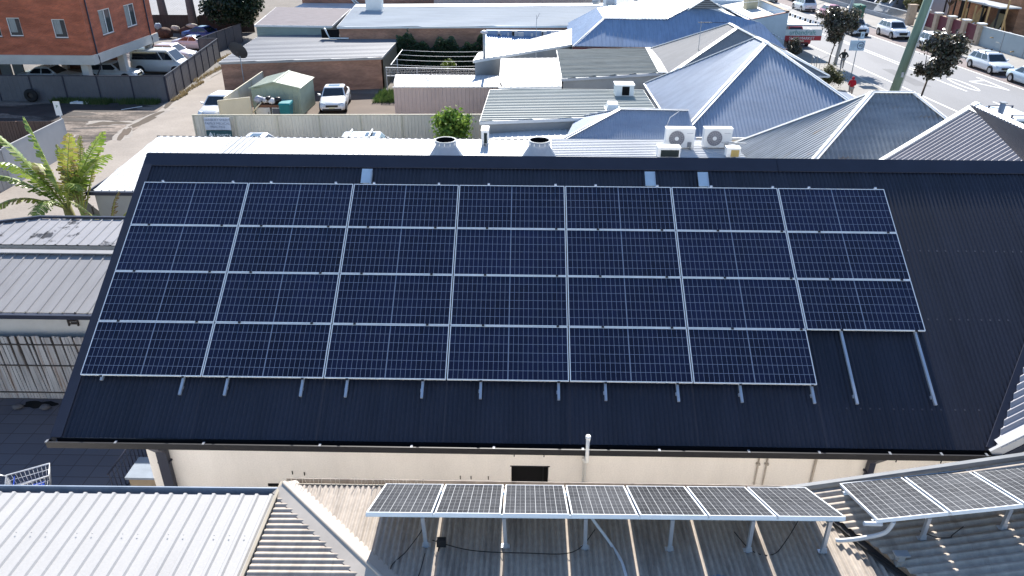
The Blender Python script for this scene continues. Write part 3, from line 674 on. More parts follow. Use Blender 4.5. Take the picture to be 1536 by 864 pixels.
def condenser(x0, x1, y, z, h, label, face='fan', d=.38, group='air conditioners on the white annexe roof'):
    t = thing('air_conditioner', label, 'air conditioner', ((x0 + x1) / 2, y, z), group)
    m = MB(); m.box(x0, x1, y, y + d, z + .08, z + h - .02); m.build('casing', white, t)
    bx(x0 - .015, x1 + .015, y - .015, y + d + .015, z + h - .02, z + h + .01).build('lid', white, t)
    for xx in (x0 + .12, x1 - .18): bx(xx, xx + .06, y - .06, y + d + .05, z + .0, z + .08).build('foot_rail', steel_pole, t)
    if face == 'fan':
        cx = x0 + (x1 - x0) * .38; cz = z + .08 + (h - .1) * .5; rr_ = (h - .1) * .41
        MB().lathe([(rr_, 0), (rr_, .02)], (cx, y - .021, cz), 28, 'y').build('fan_grille', mat('fan_grey', (.22, .22, .24), .6), t)
        g = MB()
        for k in range(16): a = k * PI / 8; g.bar((cx + .09 * math.cos(a), y - .026, cz + .09 * math.sin(a)), (cx + rr_ * math.cos(a + .5), y - .026, cz + rr_ * math.sin(a + .5)), .012, .008, (0, 1, 0))
        for rad in (.5, .75, .98): g.tube([(cx + rr_ * rad * math.cos(a), y - .026, cz + rr_ * rad * math.sin(a)) for a in [2 * PI * j / 24 for j in range(25)]], .006, 4)
        g.build('fan_guard', mat('guard_grey', (.38, .38, .40), .5), t)
        MB().lathe([(.09, 0), (.09, .02)], (cx, y - .045, cz), 16, 'y').build('fan_hub', white, t)
        m = MB(); m.box(x1 - .3, x1 - .12, y - .03, y - .002, z + .12, z + .34); m.tube([(x1 - .2, y - .02, z + .3), (x1 - .2, y - .1, z + .16), (x1 - .16, y - .1, z + .02)], .02, 6); m.build('service_valve', mat('valve_grey', (.25, .26, .27), .5), t)
        bx(x1 - .36, x1 - .08, y - .006, y - .002, z + h - .22, z + h - .19).build('badge', mat('badge_grey', (.5, .5, .52), .5), t)
    elif face == 'dark': bx(x0 + .12, x1 - .06, y - .012, y - .002, z + .1, z + h - .1).build('coil', mat('coil_dark', (.02, .03, .03), .7), t)
    elif face == 'yellow': bx(x0 + .18, x1 - .05, y - .012, y - .002, z + .1, z + h - .08).build('coil', mat('coil_yellow', (.45, .33, .12), .7), t)
condenser(13.64, 14.92, 22.5, 3.14, .94, 'white air conditioner with a round fan, left of the big pair on the annexe roof')
condenser(15.36, 16.6, 22.6, 3.14, .93, 'white air conditioner with a round fan, right of the big pair on the annexe roof')
condenser(13.12, 14.08, 21.2, 3.10, .5, 'low white air conditioner with a dark square coil facing the navy ridge', 'dark', .5)
condenser(16.1, 16.68, 21.3, 3.10, .48, 'small white air conditioner with a yellowed coil at the right end of the annexe', 'yellow', .4)
condenser(5.4, 5.72, 22.9, 3.12, .68, 'narrow white air conditioner seen end on beside the small green tree', 'dark', .8)
pp = thing('pipe_rack', 'short grey pipe rack beside the yellowed air conditioner', 'pipe rack', (16.7, 21.9, 3.1))
m = MB(); m.bar((16.0, 22.0, 3.62), (17.1, 22.0, 3.58), .05, .05); m.build('beam', steel_pole, pp); m = MB(); m.bar((16.75, 22.0, 3.6), (16.75, 22.0, 3.1), .05, .05, (0, 1, 0)); m.build('post', steel_pole, pp)

# ------------------------------------------------------------------ roofs and houses towards the street
def caps(m, edges, w_=.2, h_=.03):
    for a, c in edges:
        a = V(a) + V((0, 0, .03)); c = V(c) + V((0, 0, .03)); m.bar(a, c, w_, h_); m.tube([a + V((0, 0, .012)), c + V((0, 0, .012))], .035, 6)
def hiphouse(label, x0, x1, y0, y1, ez, ra, rb_, roofm, capm, spacing=.1, amp=.012, wallm=None, over=.35, axis='y', hips=(1, 1), gutm=None, capw=.24):
    """rectangular house; ridge from ra (near/left) to rb_ (far/right)"""
    t = thing('hip_roofed_house', label, 'house', ((x0 + x1) / 2, (y0 + y1) / 2, 0))
    A, B, C_, D = V((x0, y0, ez)), V((x1, y0, ez)), V((x1, y1, ez)), V((x0, y1, ez)); ra = V(ra); rb_ = V(rb_)
    m = MB()
    if axis == 'y':
        m.sheet([A, D, rb_, ra], (-1, 0, -1), spacing, amp, k=4); m.sheet([B, C_, rb_, ra], (1, 0, -1), spacing, amp, k=4)
        m.sheet([A, B, ra], (0, -1, -1), spacing, amp, k=4); m.sheet([D, C_, rb_], (0, 1, -1), spacing, amp, k=4)
        ed = [(ra, rb_), (A, ra), (B, ra), (D, rb_), (C_, rb_)]
    else:
        m.sheet([A, B, rb_, ra], (0, -1, -1), spacing, amp, k=4); m.sheet([D, C_, rb_, ra], (0, 1, -1), spacing, amp, k=4)
        m.sheet([A, D, ra], (-1, 0, -1), spacing, amp, k=4); m.sheet([B, C_, rb_], (1, 0, -1), spacing, amp, k=4)
        ed = [(ra, rb_), (A, ra), (D, ra), (B, rb_), (C_, rb_)]
    m.build('roof', roofm, t)
    m = MB(); caps(m, ed, capw); m.build('ridge_cap', capm, t)
    m = MB()
    for p, q_ in ((A, B), (B, C_), (C_, D), (D, A)):
        d = (q_ - p).normalized(); n = V((d.y, -d.x, 0)) * .06; m.bar(p + n - V((0, 0, .05)), q_ + n - V((0, 0, .05)), .1, .1)
    m.build('gutter', gutm or white, t)
    m = MB(); m.box(x0 + over, x1 - over, y0 + over, y1 - over, 0, ez + .02); m.build('wall', wallm or cream, t)
    m = MB(); m.box(x1 - over + .002, x1 - over + .03, y0 + (y1 - y0) * .3, y0 + (y1 - y0) * .3 + 1.2, .9, 2.2); m.build('window', glass, t)
    m = MB(); m.box(x1 - over + .002, x1 - over + .05, y0 + (y1 - y0) * .6, y0 + (y1 - y0) * .6 + .9, .1, 2.1); m.build('door', maroon, t)
    return t
silver = mat('silver_grey_corrugated_steel', (.285, .34, .43), .55, .1, .12, 1.0, (.6, 1.6, 1), second=(.285, .335, .42), amount=.55, sharp=.2, fine=.05)
p9 = hiphouse('cottage with a big steep silver hip roof and white ridge caps, right of centre', 14.8, 25.4, 25.1, 36.9, 2.98, (20.05, 31.0, 6.42), (20.0, 32.7, 6.40), silver, white, .17, .026, gutm=lightsteel, capw=.3)
h11 = hiphouse('cottage with a weathered greenish hip roof between the silver cottage and the ribbed gable', 17.1, 27.2, 16.7, 24.0, 3.0, (21.75, 21.3, 6.0), (23.45, 21.3, 6.0), galv_old, white, .19, .036, axis='x', capw=.26)
r4 = hiphouse('cottage with a pale grey hip roof behind the steep silver cottage', 16.4, 26.3, 37.6, 46.6, 3.4, (21.2, 41.2, 5.68), (21.2, 43.3, 5.66), mat('pale_grey_roof_steel', (.25, .25, .255), .75, 0, .08, 1.2, (.6, 2, 1)), white, .11, .014, gutm=lightsteel, capw=.28)
m = MB(); pa = V((21.2, 41.12, 5.60)); 
for q_ in ((17.75, 38.6, 4.0), (24.6, 38.6, 4.0)): m.bar(pa, q_, .12, .2)
# porch apron between p9 and the street
pr_ = thing('street_verandah', 'narrow steel verandah roof on the street side of the steep silver cottage', 'verandah', (27, 31, 0))
m = MB(); m.sheet([(25.45, 26, 2.85), (27.2, 26, 2.6), (27.2, 36.5, 2.6), (25.45, 36.5, 2.85)], (1, 0, -.08), .12, .012); m.build('roof', lightsteel, pr_)
m = MB(); m.box(27.18, 27.28, 26, 36.5, 2.48, 2.62); m.build('gutter', white, pr_)
for y in (26.2, 30.3, 34.4, 36.3): bx(27.05, 27.15, y, y + .1, 0, 2.55).build('post', white, pr_)
# ribbed gable at far right
t = thing('gable_roofed_house', 'house with a dark-striped corrugated gable roof and broad white ridge, lower right of the street', 'house', (26, 14, 0))
gy = 16.4; m = MB(); st = mat('pale_ribbed_steel', (.34, .325, .34), .55, .05, .08, 1)
m.sheet([(18.9, gy, 3.5), (23.25, gy, 6.7), (23.25, 6, 6.7), (18.9, 6, 3.5)], (-1, 0, -.735), .21, .045, 'corr', 8); m.sheet([(27.6, gy, 3.5), (23.25, gy, 6.7), (23.25, 6, 6.7), (27.6, 6, 3.5)], (1, 0, -.735), .21, .045, 'corr', 8); m.build('roof', st, t)
m = MB()
for s_ in (-1, 1): m.bar((23.25 + s_ * .15, gy, 6.65), (23.25 + s_ * .15, 6, 6.65), .34, .03, (s_ * .58, 0, 1))
m.build('ridge_cap', white, t)
m = MB(); m.bar((18.85, gy - .02, 3.52), (23.25, gy - .02, 6.76), .22, .08); m.bar((27.65, gy - .02, 3.52), (23.25, gy - .02, 6.76), .22, .08); m.build('barge_board', white, t)
m = MB(); m.box(19.2, 27.3, 6.2, gy - .1, 0, 3.55); m.extrude([(19.2, gy - .1, 3.55), (27.3, gy - .1, 3.55), (23.25, gy - .1, 6.45)], (0, -.1, 0)); m.build('wall', cream, t)
m = MB(); m.box(18.78, 18.88, 6, gy, 3.4, 3.5); m.box(27.62, 27.72, 6, gy, 3.4, 3.5); m.build('gutter', lightsteel, t)
# small blue-grey hip lean-to behind the annexe
t = thing('hip_roofed_wing', 'small blue-grey hip roofed wing tucked behind the two big air conditioners', 'building', (12.5, 26, 0))
m = MB(); A, B, C_, D = V((9.25, 24.1, 3.1)), V((15.4, 24.1, 3.1)), V((15.4, 28.0, 3.1)), V((10.0, 28.0, 3.1)); a = V((11.95, 25.75, 4.12)); c = V((15.2, 25.7, 4.10))
m.sheet([A, B, c, a], (0, -1, -1), .11, .012, k=4); m.sheet([A, D, a], (-1, 0, -1), .11, .012, k=4); m.sheet([D, C_, c, a], (0, 1, -1), .11, .012, k=4); m.build('roof', silver, t)
m = MB(); caps(m, [(A, a), (D, a), (a, c)], .22); m.build('ridge_cap', lightsteel, t)
m = MB(); m.box(10.2, 15.3, 24.3, 27.8, 0, 3.06); m.build('wall', cream, t)
m = MB(); m.box(9.3, 15.4, 24.06, 24.1, 2.98, 3.1); m.build('gutter', white, t)
aer = thing('mast', 'thin bent white mast on the small blue-grey hip roof', 'mast', (14.1, 25.2, 3.7)); MB().tube([(14.1, 24.9, 3.6), (14.2, 24.8, 4.0), (14.6, 24.9, 4.25)], .015, 5).build('pole', white, aer); bx(14.05, 14.15, 24.85, 24.95, 3.55, 3.6).build('base', steel_pole, aer)

def flat(label, x, y, z, roofm, ribs, fall, wallm, prof='trap', spacing=.25, amp=.035, rib=.35, trim=white, dz=0., h0=0, name='flat_roofed_building', inset=.15, cat='building'):
    """x,y: four plan corners near-left, near-right, far-right, far-left"""
    t = thing(name, label, cat, (sum(x) / 4, sum(y) / 4, 0))
    zs = [z, z, z + dz, z + dz] if not isinstance(z, (list, tuple)) else z
    P = [V((a, b_, c)) for a, b_, c in zip(x, y, zs)]
    m = MB(); m.sheet(P, fall, spacing, amp, prof, rib=rib, k=4, lift=.02); m.build('roof', roofm, t)
    m = MB(); cen = sum(P, V()) / 4
    for p, q_ in zip(P, P[1:] + P[:1]): m.bar(p - V((0, 0, .06)), q_ - V((0, 0, .06)), .06, .16)
    m.build('fascia', trim, t)
    Q = [p + (cen - p).normalized() * inset for p in P]
    m = MB(); m.hexa([V((q_.x, q_.y, h0)) for q_ in Q] + [q_ - V((0, 0, .1)) for q_ in Q]); m.build('wall', wallm, t)
    return t
r1 = flat('low building under a pale green-grey ribbed roof carrying a white cooler box', (5.15, 14.2, 14.2, 5.35), (26.3, 27.9, 33.6, 33.3), 3.3, greengrey, 0, (1, 0, 0), greywall, spacing=.35, amp=.05, rib=.3)
r1b = flat('low bright white lean-to roof in front of the pale green-grey ribbed roof', (5.6, 9.6, 9.9, 5.3), (24.2, 24.2, 27.6, 26.1), 2.7, whitesheet, 0, (0, 1, 0), cream, spacing=.3, amp=.02)
cb = thing('evaporative_cooler', 'white cooler box with a dark louvre on the green-grey ribbed roof', 'cooler', (12.9, 32.0, 3.35))
bx(12.38, 13.4, 31.7, 32.6, 3.38, 3.95).build('casing', white, cb); bx(12.34, 13.44, 31.66, 32.64, 3.95, 4.0).build('lid', white, cb); bx(12.75, 13.15, 31.68, 31.697, 3.42, 3.9).build('louvre', dark, cb); bx(12.45, 13.35, 31.75, 32.5, 3.33, 3.38).build('base', steel_pole, cb)
hd = thing('roof_hood', 'small white hood on the green-grey ribbed roof near the cooler', 'roof hood', (11.9, 28.9, 3.35)); m = MB(); m.hexa([(11.6, 28.6, 3.36), (12.3, 28.6, 3.36), (12.3, 29.4, 3.36), (11.6, 29.4, 3.36), (11.7, 28.7, 3.62), (12.2, 28.7, 3.62), (12.2, 29.3, 3.68), (11.7, 29.3, 3.68)]); m.build('hood', white, hd); bx(11.55, 12.35, 28.55, 29.45, 3.34, 3.36).build('flashing', lightsteel, hd)
r2 = flat('low building with a plain white flat roof beside the pinkish shed', (5.85, 9.5, 9.65, 5.72), (33.9, 34.4, 43.3, 42.9), 3.3, whitesheet, 0, (0, 1, 0), greywall, spacing=.4, amp=.015)
r3 = flat('building under a grey-green ribbed fibre sheet roof with a white valley edge', (9.62, 16.1, 16.5, 9.66), (36.2, 38.3, 47.2, 46.1), 3.35, greyrib, 0, (1, 0, -.0), greywall, spacing=.42, amp=.055, rib=.35, trim=lightsteel)
m = MB(); m.bar((16.05, 38.0, 3.44), (16.5, 47.3, 3.44), .55, .05); m.build('valley_tray', white, r3)
r5 = flat('narrow white roofed lean-to with a flue pipe, left of the big blue roof', (3.85, 10.85, 11.1, 4.1), (41.8, 48.6, 53.6, 43.6), [3.35, 3.35, 3.75, 3.55], whitesheet, 0, (-.2, -1, 0), greywall, spacing=.35, amp=.015)
fl = thing('flue_pipe', 'grey flue pipe with a flat cap on the narrow white lean-to roof', 'flue', (4.5, 42.7, 3.4)); MB().tube([(4.55, 42.7, 3.4), (4.55, 42.7, 5.0)], .09, 10).build('pipe', steel_pole, fl); MB().lathe([(.12, 0), (.26, .06), (.26, .1), (.1, .2)], (4.55, 42.7, 5.0), 14).build('cap', lightsteel, fl)
an = thing('aerial', 'tall thin aerial mast in front of the narrow white lean-to', 'aerial', (8.1, 43, 3.3)); MB().tube([(8.1, 43.0, 3.3), (8.1, 43.0, 6.2)], .02, 5).build('mast', steel_pole, an); MB().tube([(8.1, 43.0, 5.9), (8.3, 43.0, 6.3)], .015, 5).build('arm', steel_pole, an)
an = thing('aerial', 'television aerial with short rods on the pale grey hip roof', 'aerial', (18.6, 40.5, 4.4)); MB().tube([(18.6, 40.2, 4.2), (18.6, 40.2, 6.2)], .022, 5).build('mast', steel_pole, an)
m = MB(); m.tube([(18.4, 40.2, 6.15), (20.2, 40.2, 6.15)], .014, 5)
for k in range(7): m.tube([(18.45 + k * .13, 39.95, 6.15), (18.45 + k * .13, 40.45, 6.15)], .014, 4)
m.build('rods', black, an)
# shaded blue shed fronts between the long roof and the lean-to
t = thing('lean_to_shed', 'blue-grey steel lean-to in the shade of the long pale roof', 'shed', (8, 53, 0))
m = MB(); m.sheet([(4.0, 50.2, 2.2), (12.5, 53.8, 2.5), (12.5, 56.3, 3.2), (4.0, 55.0, 3.0)], (0, -1, -.3), .2, .02); m.build('roof', bluesteel, t); m = MB(); m.box(4.1, 12.4, 55.0, 55.2, 0, 3.4); m.build('wall', bluesteel, t)
q = random.Random(5); m = MB()
for k in range(16): x = 5 + q.random() * 6; m.box(x, x + q.uniform(.1, .5), 54.8, 54.85, 2.9 + q.random() * .1, 3.0 + q.random() * .4)
tag(m.build('stored_panels', lightsteel), 'pale offcuts leaning along the shaded blue-grey lean-to', 'offcuts', kind='stuff')
# long pale roof with brick wall, shingle roof, brick garage
r6 = flat('long low brick building under a pale bluish roof that glints in the sun', (-8.5, 13.2, 15.3, -9.0), (55.5, 57.2, 67.9, 65.6), [3.5, 3.5, 4.0, 4.0], mat('pale_blue_roof_steel', (.35, .39, .43), .75, 0, .1, 1.0, (.3, 2.5, 1), spec=.1), 0, (1, 0, 0), brick_brn, spacing=.5, amp=.035, rib=.25)
m = MB(); m.bar((-9.0, 65.6, 4.0), (15.3, 67.9, 4.0), 2.0, .04); m.build('ridge_cap', white, r6)
bx(-9.9, -8.4, 55.55, 55.62, 2.6, 3.3).build('window', dark, r6)
m = MB(); m.tube([(-9.6, 55.6, 3.35), (-9.5, 55.4, 3.3), (-9.2, 55.4, 2.6), (-7.6, 55.4, 2.6)], .07, 8); m.build('downpipe', white, r6)
ch = thing('roof_box', 'white box with a flat lid standing on the long pale roof', 'roof box', (-6.9, 63.7, 3.9)); bx(-7.5, -6.0, 63.2, 64.2, 3.8, 5.1).build('casing', white, ch); bx(-7.75, -5.75, 63.0, 64.4, 5.1, 5.25).build('lid', white, ch)
tk = thing('water_heater', 'white upright hot water unit at the right end of the long pale roof', 'water heater', (14.7, 59, 3.9))
MB().lathe([(.55, 0), (.58, .05), (.58, 2.0), (.5, 2.15), (.1, 2.2)], (14.7, 59.3, 3.7), 20).build('tank', white, tk); bx(14.35, 15.05, 58.68, 58.74, 3.8, 5.8).build('cover_panel', lightsteel, tk)
MB().lathe([(.3, 0), (.36, .15), (.36, .3), (.2, .42)], (13.6, 60.2, 4.9), 16).build('ventilator', steel_pole, tk)
r7 = flat('sage weatherboard building under a purple-grey shingle roof', (-16.2, -9.4, -9.8, -17.4), (57.6, 57.4, 67.3, 68.2), [3.3, 3.3, 3.5, 3.5], purple, 0, (0, 1, 0), weatherboard, spacing=1.5, amp=.004)
m = MB()
for k in range(14): m.box(-15.9, -9.6, 57.68, 57.70 + .012, .5 + k * .2, .5 + k * .2 + .17)
m.build('weatherboards', weatherboard, r7)
gar = flat('brown brick garage under a low grey striped steel roof', (-15.15, -3.55, -3.4, -15.7), (45.8, 48.2, 58.8, 56.8), [2.35, 2.35, 2.5, 2.5], mat('grey_striped_roof', (.155, .165, .19), .6, 0, .1, 1.0, (.25, 3.5, 1), second=(.20, .21, .225), amount=.52, sharp=.1), 0, (1, -.0, 0), brick_brn, spacing=.55, amp=.03, rib=.25, trim=mat('garage_fascia', (.40, .38, .36), .6), inset=.12)
m = MB(); m.sheet([(-3.50, 48.25, 0), (-3.35, 58.7, 0), (-3.35, 58.7, 2.35), (-3.50, 48.25, 2.25)], (0, 0, -1), .4, .03, 'trap', rib=.12); m.build('side_cladding', mat('dark_olive_cladding', (.16, .15, .12), .7), gar)
dsh = thing('satellite_dish', 'dark satellite dish on a thin pole at the garage wall', 'satellite dish', (-13.6, 46.0, 0))
MB().tube([(-13.55, 45.9, .3), (-13.55, 45.9, 3.0)], .03, 6).build('pole', steel_pole, dsh)
m = MB(); cen = V((-13.6, 45.8, 3.2)); ax = V((.25, .9, .5)).normalized(); s_ = ax.cross(V((0, 0, 1))).normalized(); u_ = s_.cross(ax)
m.rings([[cen + (s_ * math.cos(a) + u_ * math.sin(a)) * r_ + ax * h_ for a in [2 * PI * j / 22 for j in range(22)]] for r_, h_ in ((.02, -.16), (.35, -.12), (.6, -.03), (.72, .05))], True, False); m.build('dish', mat('dark_mesh_dish', (.05, .05, .055), .6), dsh)
MB().tube([cen + ax * -.1, cen + ax * .5], .02, 5).build('feed_arm', black, dsh)
# pinkish steel shed
t = thing('steel_shed', 'pinkish ribbed steel shed with a white roof behind the beige fence', 'shed', (2.2, 40.5, 0))
m = MB(); m.sheet([(-1.2, 39.0, 0), (5.65, 39.2, 0), (5.65, 39.2, 2.2), (-1.2, 39.0, 2.2)], (0, 0, -1), .25, .02, 'trap', rib=.3); m.sheet([(-1.2, 39.0, 0), (-1.5, 42, 0), (-1.5, 42, 2.3), (-1.2, 39.0, 2.2)], (0, 0, -1), .25, .02, 'trap', rib=.3); m.box(-1.1, 5.6, 41.9, 42, 0, 2.25); m.build('wall', pink, t)
m = MB(); m.sheet([(-1.25, 38.95, 2.22), (5.7, 39.15, 2.22), (5.7, 42.1, 2.34), (-1.55, 42.1, 2.34)], (0, 1, 0), .3, .02, 'trap', rib=.3); m.build('roof', whitesheet, t)
m = MB(); m.bar((-1.25, 38.94, 2.18), (5.7, 39.14, 2.18), .05, .08); m.build('roof_trim', white, t)
q = random.Random(4); m = MB()
for k in range(9): x, y = .6 + q.random() * 1.3, 40.6 + q.random() * 1.3; m.face(blob(x, y, .07, .12, 2.37 + k * .001, k, 8))
tag(m.build('leaf_litter', mat('dry_leaves', (.06, .045, .03), .9)), 'dry leaves scattered on the white shed roof', 'leaves', kind='stuff')

# ------------------------------------------------------------------ beige fence, yard things
def fence(name, label, cat, p, q_, h, m_, post_m, n, prof=('trap', .2, .02), cap=True, z0=0, t_=.05, thick=None):
    p = V((*p, z0)); q_ = V((*q_, z0)); t = thing(name, label, cat, (p + q_) / 2)
    d = (q_ - p).normalized(); m = MB()
    m.sheet([p, q_, q_ + V((0, 0, h)), p + V((0, 0, h))], (0, 0, -1), prof[1], prof[2], prof[0], k=4, rib=.35)
    nrm = V((d.y, -d.x, 0)); m.hexa([p + nrm * -.03, q_ + nrm * -.03, q_ + nrm * -.02, p + nrm * -.02] + [x + V((0, 0, h)) for x in (p + nrm * -.03, q_ + nrm * -.03, q_ + nrm * -.02, p + nrm * -.02)])
    m.build('fence_sheet', m_, t)
    if cap: m = MB(); m.bar(p + V((0, 0, h)), q_ + V((0, 0, h)), t_ + .02, .05); m.build('top_rail', post_m, t)
    for i in range(n + 1):
        c = p + (q_ - p) * i / n; m = MB(); m.box(c.x - .035, c.x + .035, c.y - .045, c.y + .045, 0, h + .01); m.build('post', post_m, t)
    return t
fence('steel_fence', 'long pale beige steel fence behind the white annexe, with two signs on its left end', 'fence', (-12.05, 32.9), (5.0, 33.6), 1.8, beige, cream_steel, 7)
sg = thing('car_park_sign', 'white and green practice sign on the left end of the beige fence', 'sign', (-10.6, 32.8, 1.2))
bx(-11.35, -9.85, 32.70, 32.74, .98, 1.70).build('white_board', mat('sign_white', (.62, .66, .74), .5), sg); bx(-11.35, -9.85, 32.70, 32.74, .42, .94).build('green_board', mat('sign_green', (.05, .12, .13), .5), sg)
ink = mat('sign_ink', (.22, .25, .32), .6); wtx = mat('sign_white_text', (.75, .78, .78), .5)
for i, s_ in enumerate(('HANBURY STREET', 'FAMILY MEDICAL', 'PRACTICE')): words(s_, .19, ink, 'lettering', (-10.6, 32.697, 1.50 - i * .2), sg)
words('Laverty', .34, wtx, 'lettering', (-10.42, 32.697, .58), sg)
m = MB(); m.face([(-11.2, 32.696, .56), (-11.0, 32.696, .56), (-10.98, 32.696, .66), (-11.1, 32.696, .86), (-11.22, 32.696, .66)]); m.face([(-11.24, 32.695, .52), (-10.96, 32.695, .52), (-10.96, 32.695, .545), (-11.24, 32.695, .545)]); m.build('drop_emblem', wtx, sg)
fence('steel_gate', 'cream steel gate panel standing beside the white car in the lane', 'gate', (-11.85, 36.4), (-10.2, 37.4), 1.8, cream_steel, cream_steel, 1, ('trap', .4, .004))
fence('steel_fence', 'cream side fence running from the gate to the brick garage', 'fence', (-11.75, 37.2), (-11.9, 45.4), 1.8, beige, cream_steel, 3)
t = thing('garden_shed', 'pale green steel garden shed with a gable roof in the yard', 'shed', (-9.3, 41.6, 0))
m = MB(); m.sheet([(-10.9, 39.8, 0), (-7.7, 39.9, 0), (-7.7, 39.9, 1.85), (-10.9, 39.8, 1.85)], (0, 0, -1), .3, .02, 'trap'); m.sheet([(-7.7, 39.9, 0), (-7.65, 43.3, 0), (-7.65, 43.3, 1.85), (-7.7, 39.9, 1.85)], (0, 0, -1), .3, .02, 'trap'); m.extrude([(-10.85, 39.86, 1.8), (-7.75, 39.9, 1.8), (-9.3, 39.86, 2.2)], (0, .03, 0)); m.box(-10.9, -10.85, 39.9, 43.3, 0, 1.85); m.build('wall', shedgreen, t)
m = MB(); m.sheet([(-11.0, 39.7, 1.84), (-9.3, 39.7, 2.26), (-9.3, 43.5, 2.26), (-11.0, 43.4, 1.84)], (-1, 0, -.25), .3, .02, 'trap'); m.sheet([(-7.6, 39.8, 1.84), (-9.3, 39.7, 2.26), (-9.3, 43.5, 2.26), (-7.55, 43.4, 1.84)], (1, 0, -.25), .3, .02, 'trap'); m.build('roof', mat('cream_green_roof', (.52, .54, .42), .5), t)
m = MB(); m.bar((-11.0, 39.68, 1.86), (-9.3, 39.68, 2.28), .04, .08); m.bar((-7.6, 39.78, 1.86), (-9.3, 39.68, 2.28), .04, .08); m.bar((-9.3, 39.68, 2.29), (-9.3, 43.5, 2.29), .14, .02); m.build('roof_trim', shedgreen, t)
def cabinet(x, y, z, sx_, sy, sz, m_, label, name='cabinet', cat='cabinet', top=None):
    t = thing(name, label, cat, (x, y, z)); bx(x - sx_ / 2, x + sx_ / 2, y - sy / 2, y + sy / 2, z, z + sz).build('carcass', m_, t)
    bx(x - sx_ / 2 + .04, x + sx_ / 2 - .04, y - sy / 2 - .015, y - sy / 2 - .002, z + .06, z + sz - .06).build('door', top or m_, t); bx(x + sx_ / 2 - .12, x + sx_ / 2 - .09, y - sy / 2 - .03, y - sy / 2 - .016, z + sz * .5, z + sz * .7).build('handle', black, t); return t
cabinet(-9.75, 38.5, 0, .95, .6, .95, mat('dull_white', (.52, .52, .50), .6), 'dull white cabinet under the junk, against the cream gate')
cabinet(-8.85, 38.5, 0, .6, .6, .95, mat('dull_white', (.52, .52, .50), .6), 'dull white cabinet with a dark rack, next to the teal bin', top=mat('rack_grey', (.1, .11, .13), .6))
t = thing('couch', 'brown upside down couch on top of the cabinets', 'couch', (-9.3, 38.5, .96)); m = MB(); m.box(-10.1, -8.5, 38.2, 38.85, .955, 1.12); m.build('seat', mat('brown_couch', (.17, .09, .06), .8), t); m = MB(); m.box(-10.1, -8.5, 38.75, 38.9, 1.12, 1.3); m.build('backrest', MATS['brown_couch'], t)
m = MB()
def lump(m, c, r_, seed, n=10):
    q = random.Random(seed); rs = []
    for i in range(1, 6):
        a = PI * i / 6; rs.append([V(c) + V((r_[0] * math.sin(a) * math.cos(b) * q.uniform(.8, 1.2), r_[1] * math.sin(a) * math.sin(b) * q.uniform(.8, 1.2), -r_[2] * math.cos(a) * q.uniform(.85, 1.15))) for b in [2 * PI * j / n for j in range(n)]])
    m.rings(rs, True, True)
bagm = [mat('grey_blue_bag', (.30, .33, .42), .6, 0, .3, 6), mat('white_bag', (.6, .6, .62), .5, 0, .15, 5), mat('black_bag', (.02, .02, .024), .35)]
for i, (x, z, r_, k, lab) in enumerate(((-10.0, 1.42, .30, 0, 'grey and blue bag of rubbish, leftmost on the brown couch'), (-9.6, 1.34, .26, 1, 'white rubbish bag in the middle of the brown couch'), (-9.15, 1.32, .26, 1, 'white rubbish bag beside the black bags'), (-8.8, 1.38, .24, 2, 'black rubbish bag, rightmost on the brown couch'), (-9.35, 1.5, .18, 2, 'small black rubbish bag behind the white bags'))):
    m = MB(); lump(m, (x, 38.45 + (i % 2) * .12, z), (r_, .24, r_ * .8), i); tag(m.build('rubbish_bag', bagm[k]), lab, 'rubbish bag', 'rubbish bags on the couch')
t = thing('timber_pole', 'pale pole leaning across the white cabinet', 'pole', (-9.9, 38.1, .6)); MB().tube([(-10.5, 38.05, .55), (-9.7, 38.1, 1.35)], .045, 7).build('shaft', cream_steel, t); MB().tube([(-9.72, 38.1, 1.33), (-9.66, 38.1, 1.39)], .055, 7).build('end_cap', black, t)
def wheelie(x, y, z, c, label, s=1.0, rz_=0.):
    t = thing('wheelie_bin', label, 'bin', (x, y, z), rz=rz_ or 1e-9)
    c_ = mat('bin_' + c[0], c[1], .5)
    m = MB(); m.hexa([(-.22 * s, -.25 * s, .06), (.22 * s, -.25 * s, .06), (.22 * s, .22 * s, .06), (-.22 * s, .22 * s, .06), (-.29 * s, -.32 * s, .95 * s), (.29 * s, -.32 * s, .95 * s), (.29 * s, .32 * s, .95 * s), (-.29 * s, .32 * s, .95 * s)]); m.build('tub', c_, t)
    m = MB(); m.hexa([(-.31 * s, -.36 * s, .95 * s), (.31 * s, -.36 * s, .95 * s), (.31 * s, .38 * s, .95 * s), (-.31 * s, .38 * s, .95 * s), (-.28 * s, -.3 * s, 1.02 * s), (.28 * s, -.3 * s, 1.02 * s), (.28 * s, .36 * s, 1.06 * s), (-.28 * s, .36 * s, 1.06 * s)]); m.build('lid', mat('bin_lid_' + c[0], c[2], .5), t)
    for s_ in (-1, 1): MB().lathe([(.1 * s, -.03), (.1 * s, .03)], (s_ * .24 * s, .24 * s, .1 * s), 14, 'x').build('wheel', tyre_m, t)
    return t
wheelie(-8.25, 38.4, 0, ('teal', (.02, .17, .19), (.02, .2, .22)), 'teal wheelie bin at the right end of the junk by the green shed', 1.25)
